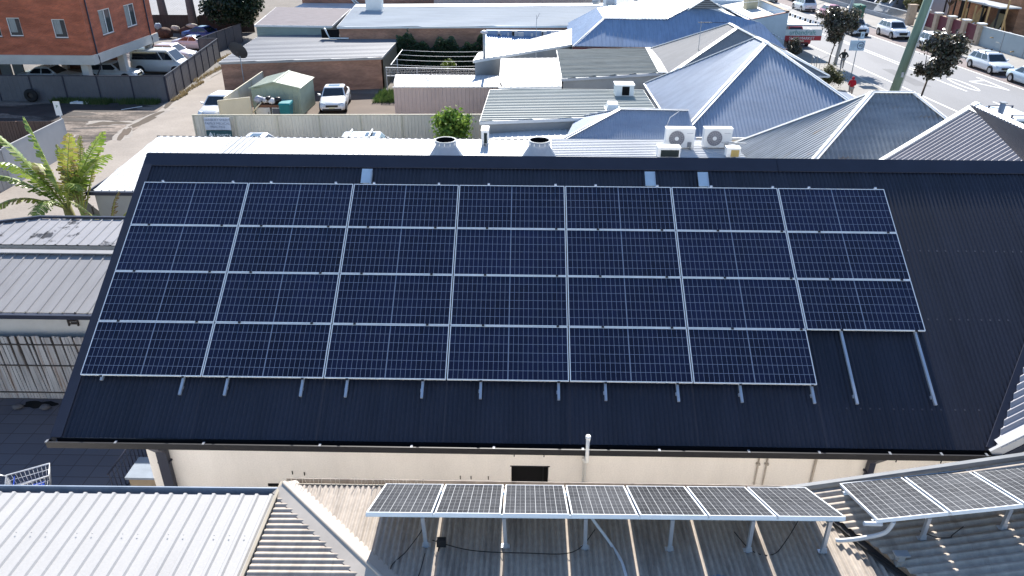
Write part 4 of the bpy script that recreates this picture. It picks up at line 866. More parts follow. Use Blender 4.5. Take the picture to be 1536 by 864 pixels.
# clothes line and wire balustrade beside the garage
t = thing('clothes_line', 'clothes line of parallel wires between the brick garage and the white lean-to', 'clothes line', (1.5, 49, 0))
for k in range(4):
    y = 46.6 + k * 1.9; zt = 2.15 + (.02 * k); MB().tube([(-2.6 + i * 1.3, y, zt - .12 * (1 - ((i - 3) / 3) ** 2)) for i in range(7)], .014, 4).build('wire', white, t)
for x in (-2.6, 5.2):
    m = MB(); m.tube([(x, 49.4, 0), (x, 49.4, 2.15)], .04, 6); m.bar((x, 46.5, 2.15), (x, 52.4, 2.22), .05, .05); m.build('post', steel_pole, t)
t = thing('wire_balustrade', 'low wire mesh balustrade above the pinkish shed', 'balustrade', (1.2, 46, 1.6))
m = MB(); m.bar((-2.9, 46.0, 2.05), (4.0, 45.6, 2.05), .06, .05); m.bar((-2.9, 46.0, 1.45), (4.0, 45.6, 1.45), .05, .05); m.build('rail', lightsteel, t)
m = MB()
for k in range(56): x = -2.9 + k * .125; y = 46.0 - (x + 2.9) * .058; m.bar((x, y, 1.45), (x, y, 2.05), .012, .012, (0, 1, 0))
for k in range(1, 5): m.bar((-2.9, 46.0, 1.45 + k * .12), (4.0, 45.6, 1.45 + k * .12), .01, .01)
m.build('mesh', lightsteel, t)
for x in (-2.9, -.6, 1.7, 4.0): y = 46.0 - (x + 2.9) * .058; bx(x - .03, x + .03, y + .03, y + .08, 0, 2.08).build('post', steel_pole, t)

# ------------------------------------------------------------------ the big blue-shaded roof and the corner shop
t = thing('hip_roofed_house', 'house with the widest blue-shaded steel roof and a louvred gablet, behind the pale hip roof', 'house', (18, 55, 0))
m = MB()
A = V((10.9, 47, 3.45)); B = V((26.6, 47, 3.45)); r_a = V((13.3, 49.5, 5.1)); r_b = V((18.0, 49.5, 5.1)); pk = V((21.1, 51.4, 6.35))
e2 = V((25.2, 49.4, 4.8))
m.sheet([A, B, e2, pk - V((.75, .5, .33)), r_b, r_a], (0, -1, -.65), .3, .02, 'trap', rib=.15)
m.sheet([A, r_a, (13.3, 56, 5.1), (10.9, 58.5, 3.45)], (-1, 0, -.7), .2, .018); m.sheet([r_a, r_b, (18.0, 62, 5.1), (13.3, 56, 5.1)], (0, 1, 0), .25, .02)
m.sheet([r_b, pk, (21.1, 66, 6.35), (18.0, 66, 5.0)], (-1, 0, -.4), .2, .018); m.sheet([pk, e2, (27.6, 51, 3.3), (27.6, 66, 3.3), (21.1, 66, 6.35)], (1, 0, -.47), .2, .018)
m.build('roof', bluesteel, t)
m = MB(); caps(m, [(A, r_a), (r_a, r_b), (r_b, pk), (pk, e2), (pk, (21.1, 66, 6.35))], .2); m.build('ridge_cap', lightsteel, t)
m = MB(); m.extrude([(19.9, 50.5, 5.75), (22.4, 50.5, 5.75), (21.1, 50.5, 6.5)], (0, .1, 0)); m.build('gablet', mat('dark_louvre', (.12, .13, .15), .7), t)
m = MB(); m.bar((19.7, 50.45, 5.66), (21.1, 50.45, 6.55), .3, .06); m.bar((22.6, 50.45, 5.66), (21.1, 50.45, 6.55), .3, .06); m.build('barge_board', white, t)
for k in range(4): m = MB(); m.bar((20.15 + k * .22, 50.44, 5.84 + k * .14), (22.15 - k * .24, 50.44, 5.84 + k * .14), .03, .05, (0, 1, 0)); m.build('louvre_blade', steel_pole, t)
m = MB(); m.box(10.85, 26.6, 46.9, 46.98, 3.28, 3.45); m.build('gutter', mat('dark_red_gutter', (.10, .03, .035), .5), t)
m = MB(); m.box(11.3, 26.2, 47.4, 65, 0, 3.4); m.build('wall', white, t)
t = thing('corner_shop', 'pale blue rendered shop with a stepped parapet at the street corner', 'shop', (29, 66, 0))
m = MB(); m.extrude([(26.8, 62, 0), (31.3, 62, 0), (31.3, 62, 4.1), (26.8, 62, 3.2)], (0, .25, 0)); m.box(31.1, 31.3, 62.25, 76, 0, 4.2); m.box(26.8, 27.0, 62.25, 76, 0, 3.4); m.box(27, 31.1, 75.8, 76, 0, 3.6); m.build('wall', mat('pale_blue_render', (.52, .60, .66), .8, 0, .06, 1), t)
m = MB(); m.face([(27, 62.25, 2.95), (31.1, 62.25, 3.55), (31.1, 75.8, 3.55), (27, 75.8, 2.95)]); m.build('roof', whitesheet, t)
m = MB(); m.bar((26.75, 62.1, 3.24), (31.35, 62.1, 4.15), .34, .06); m.build('parapet_cap', mat('red_brown_coping', (.24, .10, .08), .7), t)
m = MB(); m.box(31.0, 31.4, 62.0, 76, 4.2, 4.26); m.build('parapet_cap', sandstone, t)
m = MB(); m.box(29.6, 30.7, 70, 71.2, 3.3, 4.9); m.build('chimney', mat('cream_masonry', (.55, .47, .30), .85), t)
m = MB(); m.box(31.302, 34.9, 63.2, 75, 2.75, 2.9); m.build('awning', whitesheet, t)
m = MB(); m.box(31.32, 31.36, 64, 66.5, .4, 2.4); m.build('shop_window', glass, t)
asn = thing('awning_sign', 'street awning sign with green lettering above a red band, beside the pale blue shop', 'sign', (32.6, 62.9, 2.9))
bx(31.4, 35.0, 62.95, 63.02, 1.95, 2.50).build('board', mat('sign_board_white', (.62, .68, .70), .5), asn); bx(31.4, 35.0, 62.94, 63.01, 1.52, 1.94).build('red_band', mat('sign_red', (.42, .05, .06), .5), asn)
words('urbandraft', .58, mat('sign_teal_text', (.06, .28, .27), .5), 'lettering', (33.2, 62.943, 2.05), asn)
words('SUPERMARKET', .36, wtx, 'lettering', (33.2, 62.933, 1.60), asn)
bt = thing('bunting', 'black and white pennant string sloping from the shop parapet to the kerb', 'bunting', (33, 64, 3.5))
m = MB(); m.tube([(31.4, 66.0, 4.0), (33.5, 64.8, 3.35), (36.0, 63.3, 2.75)], .02, 4); m.build('cord', white, bt)
m = MB(); w_ = MB()
for k in range(22):
    f = (k + .5) / 22; p = V((31.4, 66.0, 4.0)).lerp(V((36.0, 63.3, 2.75)), f) - V((0, 0, .08 * math.sin(PI * f)))
    (m if k % 2 else w_).hexa([p + V((-.09, .05, -.26)), p + V((.09, -.05, -.26)), p + V((.09, -.03, -.26)), p + V((-.09, .07, -.26)), p + V((-.09, .05, 0)), p + V((.09, -.05, 0)), p + V((.09, -.03, 0)), p + V((-.09, .07, 0))])
m.build('black_pennants', black, bt); w_.build('white_pennants', white, bt)

# ------------------------------------------------------------------ brick flats on the left
t = thing('apartment_building', 'red-orange brick flats raised on columns over open parking, top left', 'building', (-34, 52, 0))
FX, FY = -23.9, 44.9
def winwall(m, x0, x1, z0, z1, holes, mk):
    xs = sorted({x0, x1, *[h[0] for h in holes], *[h[1] for h in holes]})
    for a, b_ in zip(xs, xs[1:]):
        hs = [h for h in holes if h[0] <= a and h[1] >= b_]
        if not hs: mk(m, a, b_, z0, z1)
        else:
            h = hs[0]; mk(m, a, b_, z0, h[2]); mk(m, a, b_, h[3], z1)
holes_s = [(-26.25, -25.3, 4.15, 5.42), (-29.45, -28.5, 4.25, 5.5), (-31.0, -30.05, 4.2, 5.5), (-34.5, -33.5, 4.2, 5.5)]
holes_e = [(47.0, 48.75, 4.0, 5.75), (50.85, 52.55, 4.0, 5.65)]
m = MB(); ZB = 2.95; ZTp = 9.2
winwall(m, -46, FX, ZB, ZTp, holes_s, lambda m, a, b_, c, d: m.box(a, b_, FY, FY + .24, c, d))
winwall(m, FY + .24, 55.3, ZB, ZTp, holes_e, lambda m, a, b_, c, d: m.box(FX - .24, FX, a, b_, c, d))
m.box(-46, FX - .24, 55.06, 55.3, ZB, ZTp); m.box(-46, -45.76, FY + .24, 55.06, ZB, ZTp)
m.build('wall', brick_red, t)
sb = MB(); sb.box(-46.1, FX + .12, FY - .12, 55.42, 2.3, ZB); sb.build('floor_slab', mat('pale_painted_concrete', (.50, .48, .45), .85, 0, .1, 1.2), t)
bx(-46, FX, FY, 55.3, ZTp, ZTp + .3).build('roof', galv, t)
curt = mat('net_curtain', (.30, .31, .30), .7, 0, .35, 6, (6, 6, .3))
for h in holes_s:
    f = MB(); x0, x1, z0, z1 = h
    f.box(x0, x1, FY + .05, FY + .11, z0, z0 + .06); f.box(x0, x1, FY + .05, FY + .11, z1 - .06, z1); f.box(x0, x0 + .06, FY + .05, FY + .11, z0 + .06, z1 - .06); f.box(x1 - .05, x1, FY + .05, FY + .11, z0 + .06, z1 - .06)
    wn = f.build('window', white, t); bx(x0 + .06, x1 - .05, FY + .075, FY + .085, z0 + .06, z1 - .06).build('pane', glass, wn)
    bx(x0 + .1, (x0 + x1) / 2 + .1, FY + .065, FY + .072, z0 + .25, z1 - .08).build('curtain', curt, wn); bx(x0 - .05, x1 + .05, FY - .03, FY + .05, z0 - .08, z0 - .003).build('sill', brick_dk, wn)
for h in holes_e:
    f = MB(); y0, y1, z0, z1 = h; X0 = FX - .11
    f.box(X0, X0 + .06, y0, y1, z0, z0 + .07); f.box(X0, X0 + .06, y0, y1, z1 - .07, z1); f.box(X0, X0 + .06, y0, y0 + .07, z0 + .07, z1 - .07); f.box(X0, X0 + .06, y1 - .07, y1, z0 + .07, z1 - .07); f.box(X0, X0 + .06, (y0 + y1) / 2 - .04, (y0 + y1) / 2 + .04, z0 + .07, z1 - .07)
    wn = f.build('window', white, t); bx(X0 + .02, X0 + .03, y0 + .07, y1 - .07, z0 + .07, z1 - .07).build('pane', glass, wn); bx(X0 + .033, X0 + .04, y0 + .15, y0 + .75, z0 + .1, z1 - .1).build('curtain', curt, wn); bx(FX - .05, FX + .03, y0 - .05, y1 + .05, z0 - .08, z0 - .003).build('sill', brick_dk, wn)
for x, y in ((FX - 1.0, FY + .6), (-32.0, FY + .6), (-40, FY + .6), (FX - .5, 49.9), (FX - .5, 54.6), (-32, 54.8), (-40, 54.8)): bx(x - .25, x + .25, y - .25, y + .25, 0, 2.3).build('column', MATS['pale_painted_concrete'], t)
for y in (45.5, 54.2): m = MB(); m.tube([(FX + .07, y, 9.1), (FX + .07, y, 2.9), (FX + .15, y, 2.7), (FX + .15, y, 2.2), (FX - .7, y + .2, .9)], .05, 7); m.build('downpipe', navy_trim, t)
bx(-45, -34, 49.6, 49.8, 0, 2.28).build('parking_wall', brick_dk, t); bx(-31.9, -27.5, 54.9, 55.1, 0, 2.28).build('parking_wall', brick_dk, t)
for k, x in enumerate((-33.9, -32.9)): bx(x, x + .8, 49.2, 49.35, 0, 2.2).build('garage_door', greywall, t)

fence('steel_fence', 'dark grey steel fence along the dirt yard in front of the flats', 'fence', (-45, 43.3), (-18.35, 43.5), 1.8, darkfence, navy_trim, 11, ('trap', .35, .012))
fence('steel_fence', 'dark grey steel fence running along the lane from the dirt yard corner', 'fence', (-18.32, 43.55), (-20.55, 59.8), 1.8, darkfence, navy_trim, 8, ('trap', .35, .012))
fence('steel_fence', 'short dark grey return fence across the end of the car park', 'fence', (-22.3, 59.75), (-20.65, 59.85), 1.8, darkfence, navy_trim, 1, ('trap', .35, .012))
fence('steel_fence', 'far dark grey fence along the lane up to the big tree', 'fence', (-22.3, 59.85), (-21.6, 69.0), 1.8, darkfence, navy_trim, 5, ('trap', .35, .012))
fence('timber_fence', 'dark paling fence behind the parked cars below the palms', 'fence', (-36, 74.2), (-28.9, 74.4), 1.9, timber_dk, timber_dk, 4, ('trap', .14, .02), cap=False)
fence('timber_fence', 'dark paling fence beside the big tree behind the blue car', 'fence', (-27.9, 74.4), (-22.5, 75.5), 1.9, timber_dk, timber_dk, 3, ('trap', .14, .02), cap=False)
fence('timber_fence', 'reddish brown paling fence at the left edge beside the dirt yard', 'fence', (-30, 31.0), (-19.4, 31.4), 1.75, timber, timber, 5, ('trap', .16, .025), cap=False)
fence('steel_fence', 'light grey steel fence with tall panels behind the banana plant', 'fence', (-18.75, 31.2), (-18.65, 25.6), 1.95, mat('light_grey_fence', (.46, .45, .44), .6, 0, .06, 1), mat('light_grey_fence', (.46, .45, .44), .6), 2, ('trap', 2.6, .01))
fence('steel_fence', 'grey ribbed steel fence at the left edge nearer than the tall panels', 'fence', (-18.65, 25.5), (-18.9, 17), 1.9, mat('warm_grey_fence', (.36, .34, .32), .6, 0, .1, 2), mat('light_grey_fence', (.46, .45, .44), .6), 3, ('trap', .3, .03))
fence('timber_fence', 'grey paling fence stub between the banana plant and the annexe', 'fence', (-11.6, 19.6), (-9.4, 17.4), 1.7, mat('grey_palings', (.20, .19, .18), .85, 0, .2, 3, (3, 3, .3)), timber_dk, 2, ('trap', .14, .02), cap=False)
sp = thing('street_sign', 'small white sign on a grey pole beside the dirt yard', 'sign', (-19.3, 32.0, 0))
MB().tube([(-19.32, 32.0, 0), (-19.32, 32.0, 2.6)], .035, 7).build('pole', steel_pole, sp); bx(-19.5, -19.14, 31.94, 31.96, 1.95, 2.75).build('plate', white, sp); words('P', .22, mat('sign_green_ink', (.03, .16, .08), .5), 'lettering', (-19.32, 31.937, 2.4), sp)
ty = thing('tyre', 'old black tyre leaning on the dark grey fence in the dirt yard', 'tyre', (-28.0, 43.0, 0))
m = MB(); m.lathe([(.2, -.1), (.36, -.13), (.45, -.1), (.47, 0), (.45, .1), (.36, .13), (.2, .1), (.2, 0)], (-28.0, 43.05, .47), 26, 'y', False); m.build('tread', tyre_m, ty); MB().lathe([(.12, -.02), (.2, -.03), (.2, .03)], (-28, 43.05, .47), 16, 'y').build('rim', mat('rusty_rim', (.06, .05, .045), .8), ty)
bd = thing('broken_board', 'white broken board lying at the foot of the dark grey fence', 'board', (-24.4, 42.6, 0)); bx(-25.0, -23.7, 42.5, 42.9, .02, .12).build('panel', white, bd); bx(-24.8, -24.6, 42.4, 42.95, .121, .16).build('batten', white, bd)
tag(MB().bar((-20.6, 41.0, .02), (-19.6, 42.0, .02), .07, .03).build('timber_stick', white), 'thin white stick lying on the dirt yard', 'stick')

# house, palms, junk beyond the car park
t = thing('verandah_house', 'pale house with a white steel roof and a verandah beyond the car park', 'house', (-31, 80, 0))
m = MB(); m.sheet([(-36, 75.6, 1.3), (-29.2, 77.0, 1.3), (-31.5, 86, 2.9), (-38, 86, 2.9)], (0, -1, -.2), .3, .02, 'trap', rib=.2); m.sheet([(-29.2, 77.0, 1.3), (-25.8, 80.5, 1.7), (-28, 90, 2.7), (-31.5, 86, 2.9)], (.5, -1, -.2), .3, .02, 'trap', rib=.2); m.build('roof', mat('verandah_roof_steel', (.30, .30, .305), .7, 0, .1, 1), t)
m = MB(); m.box(-37, -30, 80, 88, -1, 1.4); m.build('wall', mat('dark_verandah_wall', (.16, .11, .09), .8), t); bx(-29.9, -26.0, 81.2, 88, -1, 1.5).build('wall', mat('cream_yellow_wall', (.50, .42, .27), .8), t)
for x, y in ((-35.5, 76.2), (-32.2, 76.9), (-29.6, 77.6), (-27.6, 80.0)): bx(x - .07, x + .07, y - .07, y + .07, 0, 1.3).build('post', white, t)
m = MB(); m.bar((-35.5, 76.2, .9), (-29.6, 77.6, .9), .06, .06); m.build('rail', white, t)
for k, (x, y, lean, lab) in enumerate(((-32.1, 75.4, -.3, 'left one of two grey palm trunks by the paling fence'), (-28.3, 73.6, -.1, 'right one of two grey palm trunks by the paling fence'))):
    p = thing('palm_trunk', lab, 'palm', (x, y, 0), 'palm trunks'); MB().tube([(x, y, 0), (x + lean * .5, y, 3.5), (x + lean, y, 8.5)], [.48, .40, .36], 12).build('trunk', mat('grey_palm_bark', (.13, .12, .12), .9, 0, .25, 3, (.5, .5, 6)), p)
    m = MB()
    for j in range(14):
        a = j * 2.4; pts = [V((x + lean + math.cos(a) * r_, y + math.sin(a) * r_, 8.4 + 1.2 * r_ - .42 * r_ * r_)) for r_ in (0, .8, 1.6, 2.4, 3.0)]
        for p0, p1 in zip(pts, pts[1:]): m.bar(p0, p1, .35, .02)
    m.build('fronds', leafmat('palm_frond_%d' % k, [(.04, .07, .02), (.06, .09, .03)]), p)
pile = [mat('junk_brown', (.10, .06, .045), .9, 0, .4, 5), mat('junk_pale', (.5, .45, .38), .8), mat('junk_blue', (.3, .38, .45), .6)]
for i, (x, y, z, r_, k, lab) in enumerate(((-30.6, 71.2, .5, (.9, .7, .6), 0, 'brown heap of hard rubbish behind the silver hatchback'), (-29.6, 71.8, .9, (.5, .3, .3), 1, 'pale cushion on the brown rubbish heap'), (-31.0, 71.0, 1.2, (.35, .3, .35), 2, 'pale blue tub on the brown rubbish heap'), (-28.6, 72.2, .5, (.8, .6, .5), 0, 'second brown heap, beside the right palm trunk'), (-27.9, 72.2, 1.1, (.6, .3, .25), 1, 'pale board on the second brown heap'))):
    m = MB(); lump(m, (x, y, z), r_, 40 + i, 8); tag(m.build('rubbish_heap', pile[k]), lab, 'rubbish')
# far brick and white buildings at the top of the frame
t = thing('brick_building', 'red-brown brick building at the very top, behind the shingle roof', 'building', (-6, 80, 0))
m = MB(); m.box(-17.2, 3.4, 76.8, 92, 0, 7); m.build('wall', brick_brn, t); bx(-17.6, 3.8, 76.4, 92.4, 7, 7.3).build('roof', galv, t)
m = MB(); m.tube([(-12.6, 76.7, 4.6), (-11.9, 76.7, 3.5), (-11.0, 76.7, 2.6)], .09, 6); m.tube([(-12.3, 76.7, 4.6), (-11.5, 76.7, 3.4), (-10.6, 76.7, 2.6)], .09, 6); m.build('downpipe', white, t)
flat('far white flat roof at the top centre', (-17.0, 3.0, 3.0, -17.0), (69.6, 69.6, 76.6, 76.6), 2.9, whitesheet, 0, (1, 0, 0), greywall, spacing=.6, amp=.02)
flat('far bright white flat roof at the top beside the hot water unit', (-2.2, 15.6, 18, -2.6), (71.5, 72.5, 90, 88), 4.2, whitesheet, 0, (1, 0, 0), greywall, spacing=.6, amp=.02)
t = thing('brick_parapet', 'red-brown brick parapet above the far bright white roof', 'parapet', (4, 80, 4)); bx(-1.0, 7.8, 79, 79.3, 4.23, 6.2).build('wall', brick_brn, t); bx(-1.05, 7.85, 78.95, 79.35, 6.2, 6.3).build('coping', greywall, t)
t = thing('gable_roofed_house', 'far pale gable roofs at the top behind the widest blue-shaded roof', 'house', (20, 80, 0))
m = MB(); m.sheet([(17, 70, 3.4), (20.5, 70, 5.4), (20.5, 92, 5.4), (17, 92, 3.4)], (-1, 0, -.57), .2, .02); m.sheet([(24, 70, 3.4), (20.5, 70, 5.4), (20.5, 92, 5.4), (24, 92, 3.4)], (1, 0, -.57), .2, .02); m.build('roof', lightsteel, t); bx(17.3, 23.7, 70.3, 92, 0, 3.4).build('wall', cream, t)
t = thing('blue_shop_sign', 'deep blue shopfront box at the top beside the louvred gablet', 'shopfront', (27, 78, 0)); bx(25.4, 29.2, 77.5, 77.8, 2.2, 4.6).build('panel', mat('deep_blue_paint', (.02, .09, .33), .5), t); bx(25.2, 29.4, 77.8, 84, 0, 4.4).build('wall', white, t)

# ------------------------------------------------------------------ left neighbour: grey roofed shed, rusty fence, court things
t = thing('grey_roofed_shed', 'shed with a grey ribbed roof and a white back wall beside the courtyard', 'shed', (-6, 9.5, 0))
m = MB(); m.sheet([(-16, 7.35, 2.98), (-.9, 7.35, 2.98), (-.9, 10.0, 3.50), (-16, 10.0, 3.50)], (0, -1, -.2), .34, .03, 'trap', rib=.2, phase=.1); m.build('roof', grey_roof, t)
m = MB(); m.bar((-16, 10.03, 3.56), (-.9, 10.03, 3.56), .24, .03); m.build('ridge_cap', grey_roof, t)
m = MB(); m.box(-16, -.9, 7.2, 7.34, 2.85, 2.97); m.build('gutter', navy_trim, t)
m = MB(); m.box(-16, -1.0, 7.85, 8.0, 0, 2.95); m.box(-1.1, -1.0, 8.0, 10, 0, 3.0); m.box(-16, -1, 9.9, 10, 0, 3.3); m.build('wall', mat('white_shed_wall', (.56, .55, .53), .8, 0, .1, 1), t)
vb = MB()
for k in range(5): vb.box(-5.42 + k * .01, -5.2 + k * .01, 7.78, 7.84, 2.72 - k * .09, 2.76 - k * .09)
vb.box(-5.46, -5.42, 7.79, 7.83, 2.3, 2.8); vb.box(-5.2, -5.16, 7.79, 7.83, 2.3, 2.8)
vb.build('wall_vent', timber_dk, t)
t = thing('lean_to_roof', 'second grey ribbed roof just beyond the ridge of the grey shed, spattered with black', 'roof', (-6, 11.4, 3.6))
m = MB(); m.sheet([(-13, 10.55, 3.55), (-2, 10.55, 3.55), (-2, 12.2, 3.72), (-8.4, 12.2, 3.72), (-13, 10.75, 3.57)], (0, -1, -.1), .34, .03, 'trap', rib=.2); m.build('sheet', mat('spattered_grey_roof', (.29, .285, .295), .5, 0, .1, 1.2, second=(.03, .03, .035), amount=.60, sharp=.05), t)
m = MB(); m.bar((-13.05, 10.8, 3.60), (-8.4, 12.28, 3.76), .1, .1); m.bar((-8.4, 12.28, 3.76), (-2, 12.28, 3.76), .1, .08); m.build('edge_trim', navy_trim, t)
m = MB(); m.box(-12.8, -2.1, 10.6, 10.7, 0, 3.5); m.box(-8.3, -2.1, 12.0, 12.1, 0, 3.65); m.build('wall', greywall, t)
t = thing('rusty_fence', 'rust-stained grey board fence with dark battens along the courtyard', 'fence', (-5, 7.5, 0))
q = random.Random(21); x = -15.0
m = MB()
while x < -.7:
    w_ = q.uniform(.075, .11); ln_ = q.uniform(.04, .2); z1 = 2.1 + q.uniform(-.02, .03)
    m.hexa([(x, 7.5, 0), (x + w_ - .012, 7.5, 0), (x + w_ - .012, 7.53, 0), (x, 7.53, 0), (x - ln_, 7.5 + q.uniform(-.01, .01), z1), (x - ln_ + w_ - .012, 7.5, z1), (x - ln_ + w_ - .012, 7.53, z1), (x - ln_, 7.53, z1)]); x += w_
m.build('boards', rusty, t)
for z in (.22, 1.15, 1.85): m = MB(); m.bar((-15, 7.48, z), (-.7, 7.48, z + .02), .02, .035); m.build('batten', timber_dk, t)
m = MB(); m.box(-15.3, -.7, 7.54, 7.6, 0, 2.05); m.build('backing', timber_dk, t)
tag(MB().face(blob(-6.6, 7.2, .4, .2, .01, 4)).build('dark_stain', dark), 'dark wet patch at the foot of the rusty fence', 'stain', kind='stuff')
for i, (x, y) in enumerate(((-7.1, 7.0), (-6.3, 7.0), (-5.4, 7.15), (-4.9, 7.2))):
    m = MB(); lump(m, (x, y, .07), (.16, .12, .08), 70 + i, 7); tag(m.build('broken_brick', mat('rubble_grey', (.10, .10, .11), .9)), 'broken grey brick at the foot of the rusty fence', 'rubble', 'rubble along the rusty fence')
# shopping trolley
t = thing('shopping_trolley', 'white shopping trolley with a blue seat flap in the courtyard corner', 'trolley', (-4.2, 3.1, 0), rz=R(28))
def wire(m, pts, r_=.012): m.tube(pts, r_, 5)
m = MB(); rim = [(-.45, -.28, .98), (.45, -.24, 1.02), (.45, .24, 1.02), (-.45, .28, .98), (-.45, -.28, .98)]; wire(m, rim, .02)
lo = [(-.35, -.2, .55), (.38, -.18, .6), (.38, .18, .6), (-.35, .2, .55)]
for k in range(11):
    f = k / 10
    for a, b_, c, d in ((0, 1, 0, 1), (3, 2, 3, 2), (0, 3, 0, 3), (1, 2, 1, 2)): wire(m, [V(lo[a]).lerp(V(lo[b_]), f), V(rim[c]).lerp(V(rim[d]), f)], .006)
    wire(m, [V(lo[0]).lerp(V(lo[1]), f), V(lo[3]).lerp(V(lo[2]), f)], .006)
for f in (.3, .65):
    wire(m, [V(lo[i % 4]).lerp(V(rim[i % 4]), f) for i in range(5)], .008)
m.build('basket', mat('trolley_wire', (.62, .64, .66), .3, .4), t)
m = MB(); wire(m, [(.3, -.2, .12), (-.4, -.25, .25), (-.45, -.26, .98), (-.58, -.26, 1.05), (-.58, .26, 1.05), (-.45, .26, .98), (-.4, .25, .25), (.3, .2, .12)], .02); wire(m, [(-.5, -.3, .14), (.4, -.22, .14)], .018); wire(m, [(-.5, .3, .14), (.4, .22, .14)], .018); m.build('chassis', MATS['trolley_wire'], t)
MB().hexa([(-.40, -.2, .62), (-.38, -.2, .62), (-.38, .2, .62), (-.40, .2, .62), (-.3, -.22, .95), (-.28, -.22, .95), (-.28, .22, .95), (-.3, .22, .95)]).build('seat_flap', mat('trolley_blue', (.015, .05, .34), .4), t)
MB().hexa([(-.25, -.17, .58), (.25, -.15, .61), (.25, .15, .61), (-.25, .17, .58), (-.25, -.17, .60), (.25, -.15, .63), (.25, .15, .63), (-.25, .17, .60)]).build('base_tray', MATS['trolley_blue'], t)
MB().tube([(-.58, -.24, 1.05), (-.58, .24, 1.05)], .03, 8).build('handle', mat('trolley_handle', (.05, .05, .06), .5), t)
for x, y in ((-.45, -.3), (-.45, .3), (.36, -.22), (.36, .22)): MB().lathe([(.07, -.02), (.07, .02)], (x, y, .07), 12, 'y').build('wheel', black, t)
tb = thing('bench', 'pale low bench behind the shopping trolley at the left edge', 'bench', (-5.2, 3.0, 0), rz=R(5))
bx(-.9, .55, -.2, .2, .42, .48).build('seat', mat('bench_top', (.5, .5, .48), .6), tb)
for x in (-.8, .45): bx(x - .04, x + .04, -.16, .16, .006, .42).build('leg', mat('bench_green', (.06, .09, .05), .7), tb)
t = thing('metal_railing', 'dark metal railing of upright bars at the left end of the cream wall', 'railing', (-2.1, 4.4, 0))
m = MB(); m.tube([(-2.36, 3.2, 1.0), (-2.36, 5.4, 1.0)], .025, 6); m.tube([(-2.36, 3.2, .15), (-2.36, 5.4, .15)], .02, 6); m.build('rail', navy_trim, t)
m = MB()
for k in range(14): y = 3.25 + k * .16; m.tube([(-2.36, y, .006), (-2.36, y, 1.0)], .012, 5)
m.build('bars', navy_trim, t)
cr = thing('storage_crate', 'tan crate with a pale lid behind the dark railing', 'crate', (-1.7, 3.8, 0)); bx(-2.1, -1.35, 3.5, 4.15, .006, .62).build('box', mat('tan_crate', (.33, .26, .18), .8), cr); bx(-2.16, -1.3, 3.45, 4.2, .62, .68).build('lid', mat('pale_lid', (.24, .28, .33), .6), cr)

# ------------------------------------------------------------------ plants
def tree(name, label, cat, base, top, blobs, n, leaf, lm, trunk_r=.12, bark=None, forks=5, seed=1, group=None, squash=.6, soft=False):
    q = random.Random(seed); base = V(base); t = thing(name, label, cat, base, group)
    bark = bark or mat('tree_bark', (.10, .075, .06), .9, 0, .25, 4)
    m = MB(); top = V(top); mid = base.lerp(top, .5) + V((q.uniform(-.1, .1), q.uniform(-.1, .1), 0)); m.tube([base, mid, top], [trunk_r, trunk_r * .8, trunk_r * .65], 8)
    for c, r_ in blobs[:forks * 2]:
        e = V(c); k = top.lerp(e, .5) + V((q.uniform(-.2, .2), q.uniform(-.2, .2), -.1)); m.tube([top, k, e], [trunk_r * .55, trunk_r * .3, trunk_r * .1], 6)
    m.build('trunk', bark, t)
    cr = MB(); tot = sum(max(r_) ** 2 for _, r_ in blobs)
    for c, r_ in blobs:
        c = V(c)
        for _ in range(int(n * max(r_) ** 2 / tot)):
            d = V((q.gauss(0, 1), q.gauss(0, 1), q.gauss(0, 1))).normalized(); k = q.random() ** .45
            k = min(1.7, .3 + abs(q.gauss(0, .55))) if soft else k
            p = c + V((d.x * r_[0], d.y * r_[1], d.z * r_[2])) * k
            nm = (d + V((q.uniform(-1, 1), q.uniform(-1, 1), q.uniform(-.6, 1.2)))).normalized(); a = nm.orthogonal().normalized(); a = Matrix.Rotation(q.uniform(0, 6.28), 3, nm) @ a; b_ = nm.cross(a)
            s_ = leaf * q.uniform(.6, 1.35); cr.face([p - a * s_, p - b_ * s_ * squash + nm * s_ * .12, p + a * s_, p + b_ * s_ * squash + nm * s_ * .12])
    cr.build('crown', lm, t)
    return t
def cloud(c, R_, n, seed, r0=.35, r1=.6):
    q = random.Random(seed); out = []
    for _ in range(n):
        d = V((q.gauss(0, 1), q.gauss(0, 1), q.gauss(0, 1))).normalized() * (q.random() ** .5); s_ = q.uniform(r0, r1) * min(R_)
        out.append(((c[0] + d.x * R_[0] * .75, c[1] + d.y * R_[1] * .75, c[2] + d.z * R_[2] * .75), (s_, s_, s_ * .85)))
    return out
lf_dark = leafmat('dark_green_leaves', [(.010, .022, .010), (.02, .04, .015), (.035, .06, .02), (.05, .075, .025)], .45)
lf_big = leafmat('fig_leaves', [(.008, .020, .011), (.015, .034, .016), (.03, .055, .022)], .4)
lf_red = leafmat('bronze_leaves', [(.03, .032, .024), (.06, .05, .036), (.10, .075, .05), (.05, .07, .035), (.26, .21, .16)], .26)
lf_lime = leafmat('lime_leaves', [(.06, .14, .02), (.15, .26, .03), (.26, .36, .05), (.05, .12, .025)], .75)
lf_yel = leafmat('yellow_green_leaves', [(.07, .12, .012), (.12, .18, .02), (.17, .20, .02), (.05, .09, .015)], .5)
lf_olive = leafmat('olive_leaves', [(.05, .06, .02), (.10, .11, .04), (.16, .15, .06), (.06, .05, .03)], .6)
lf_hedge = leafmat('hedge_leaves', [(.012, .03, .014), (.02, .045, .02), (.03, .06, .025)], .5)
tree('fig_tree', 'big dark green tree at the end of the car park fence', 'tree', (-23.6, 72.6, 0), (-23.6, 72.6, 1.8), cloud((-23.5, 72.6, 3.9), (3.8, 3.2, 2.9), 34, 2, .3, .5), 17000, .16, lf_big, .3, seed=2)
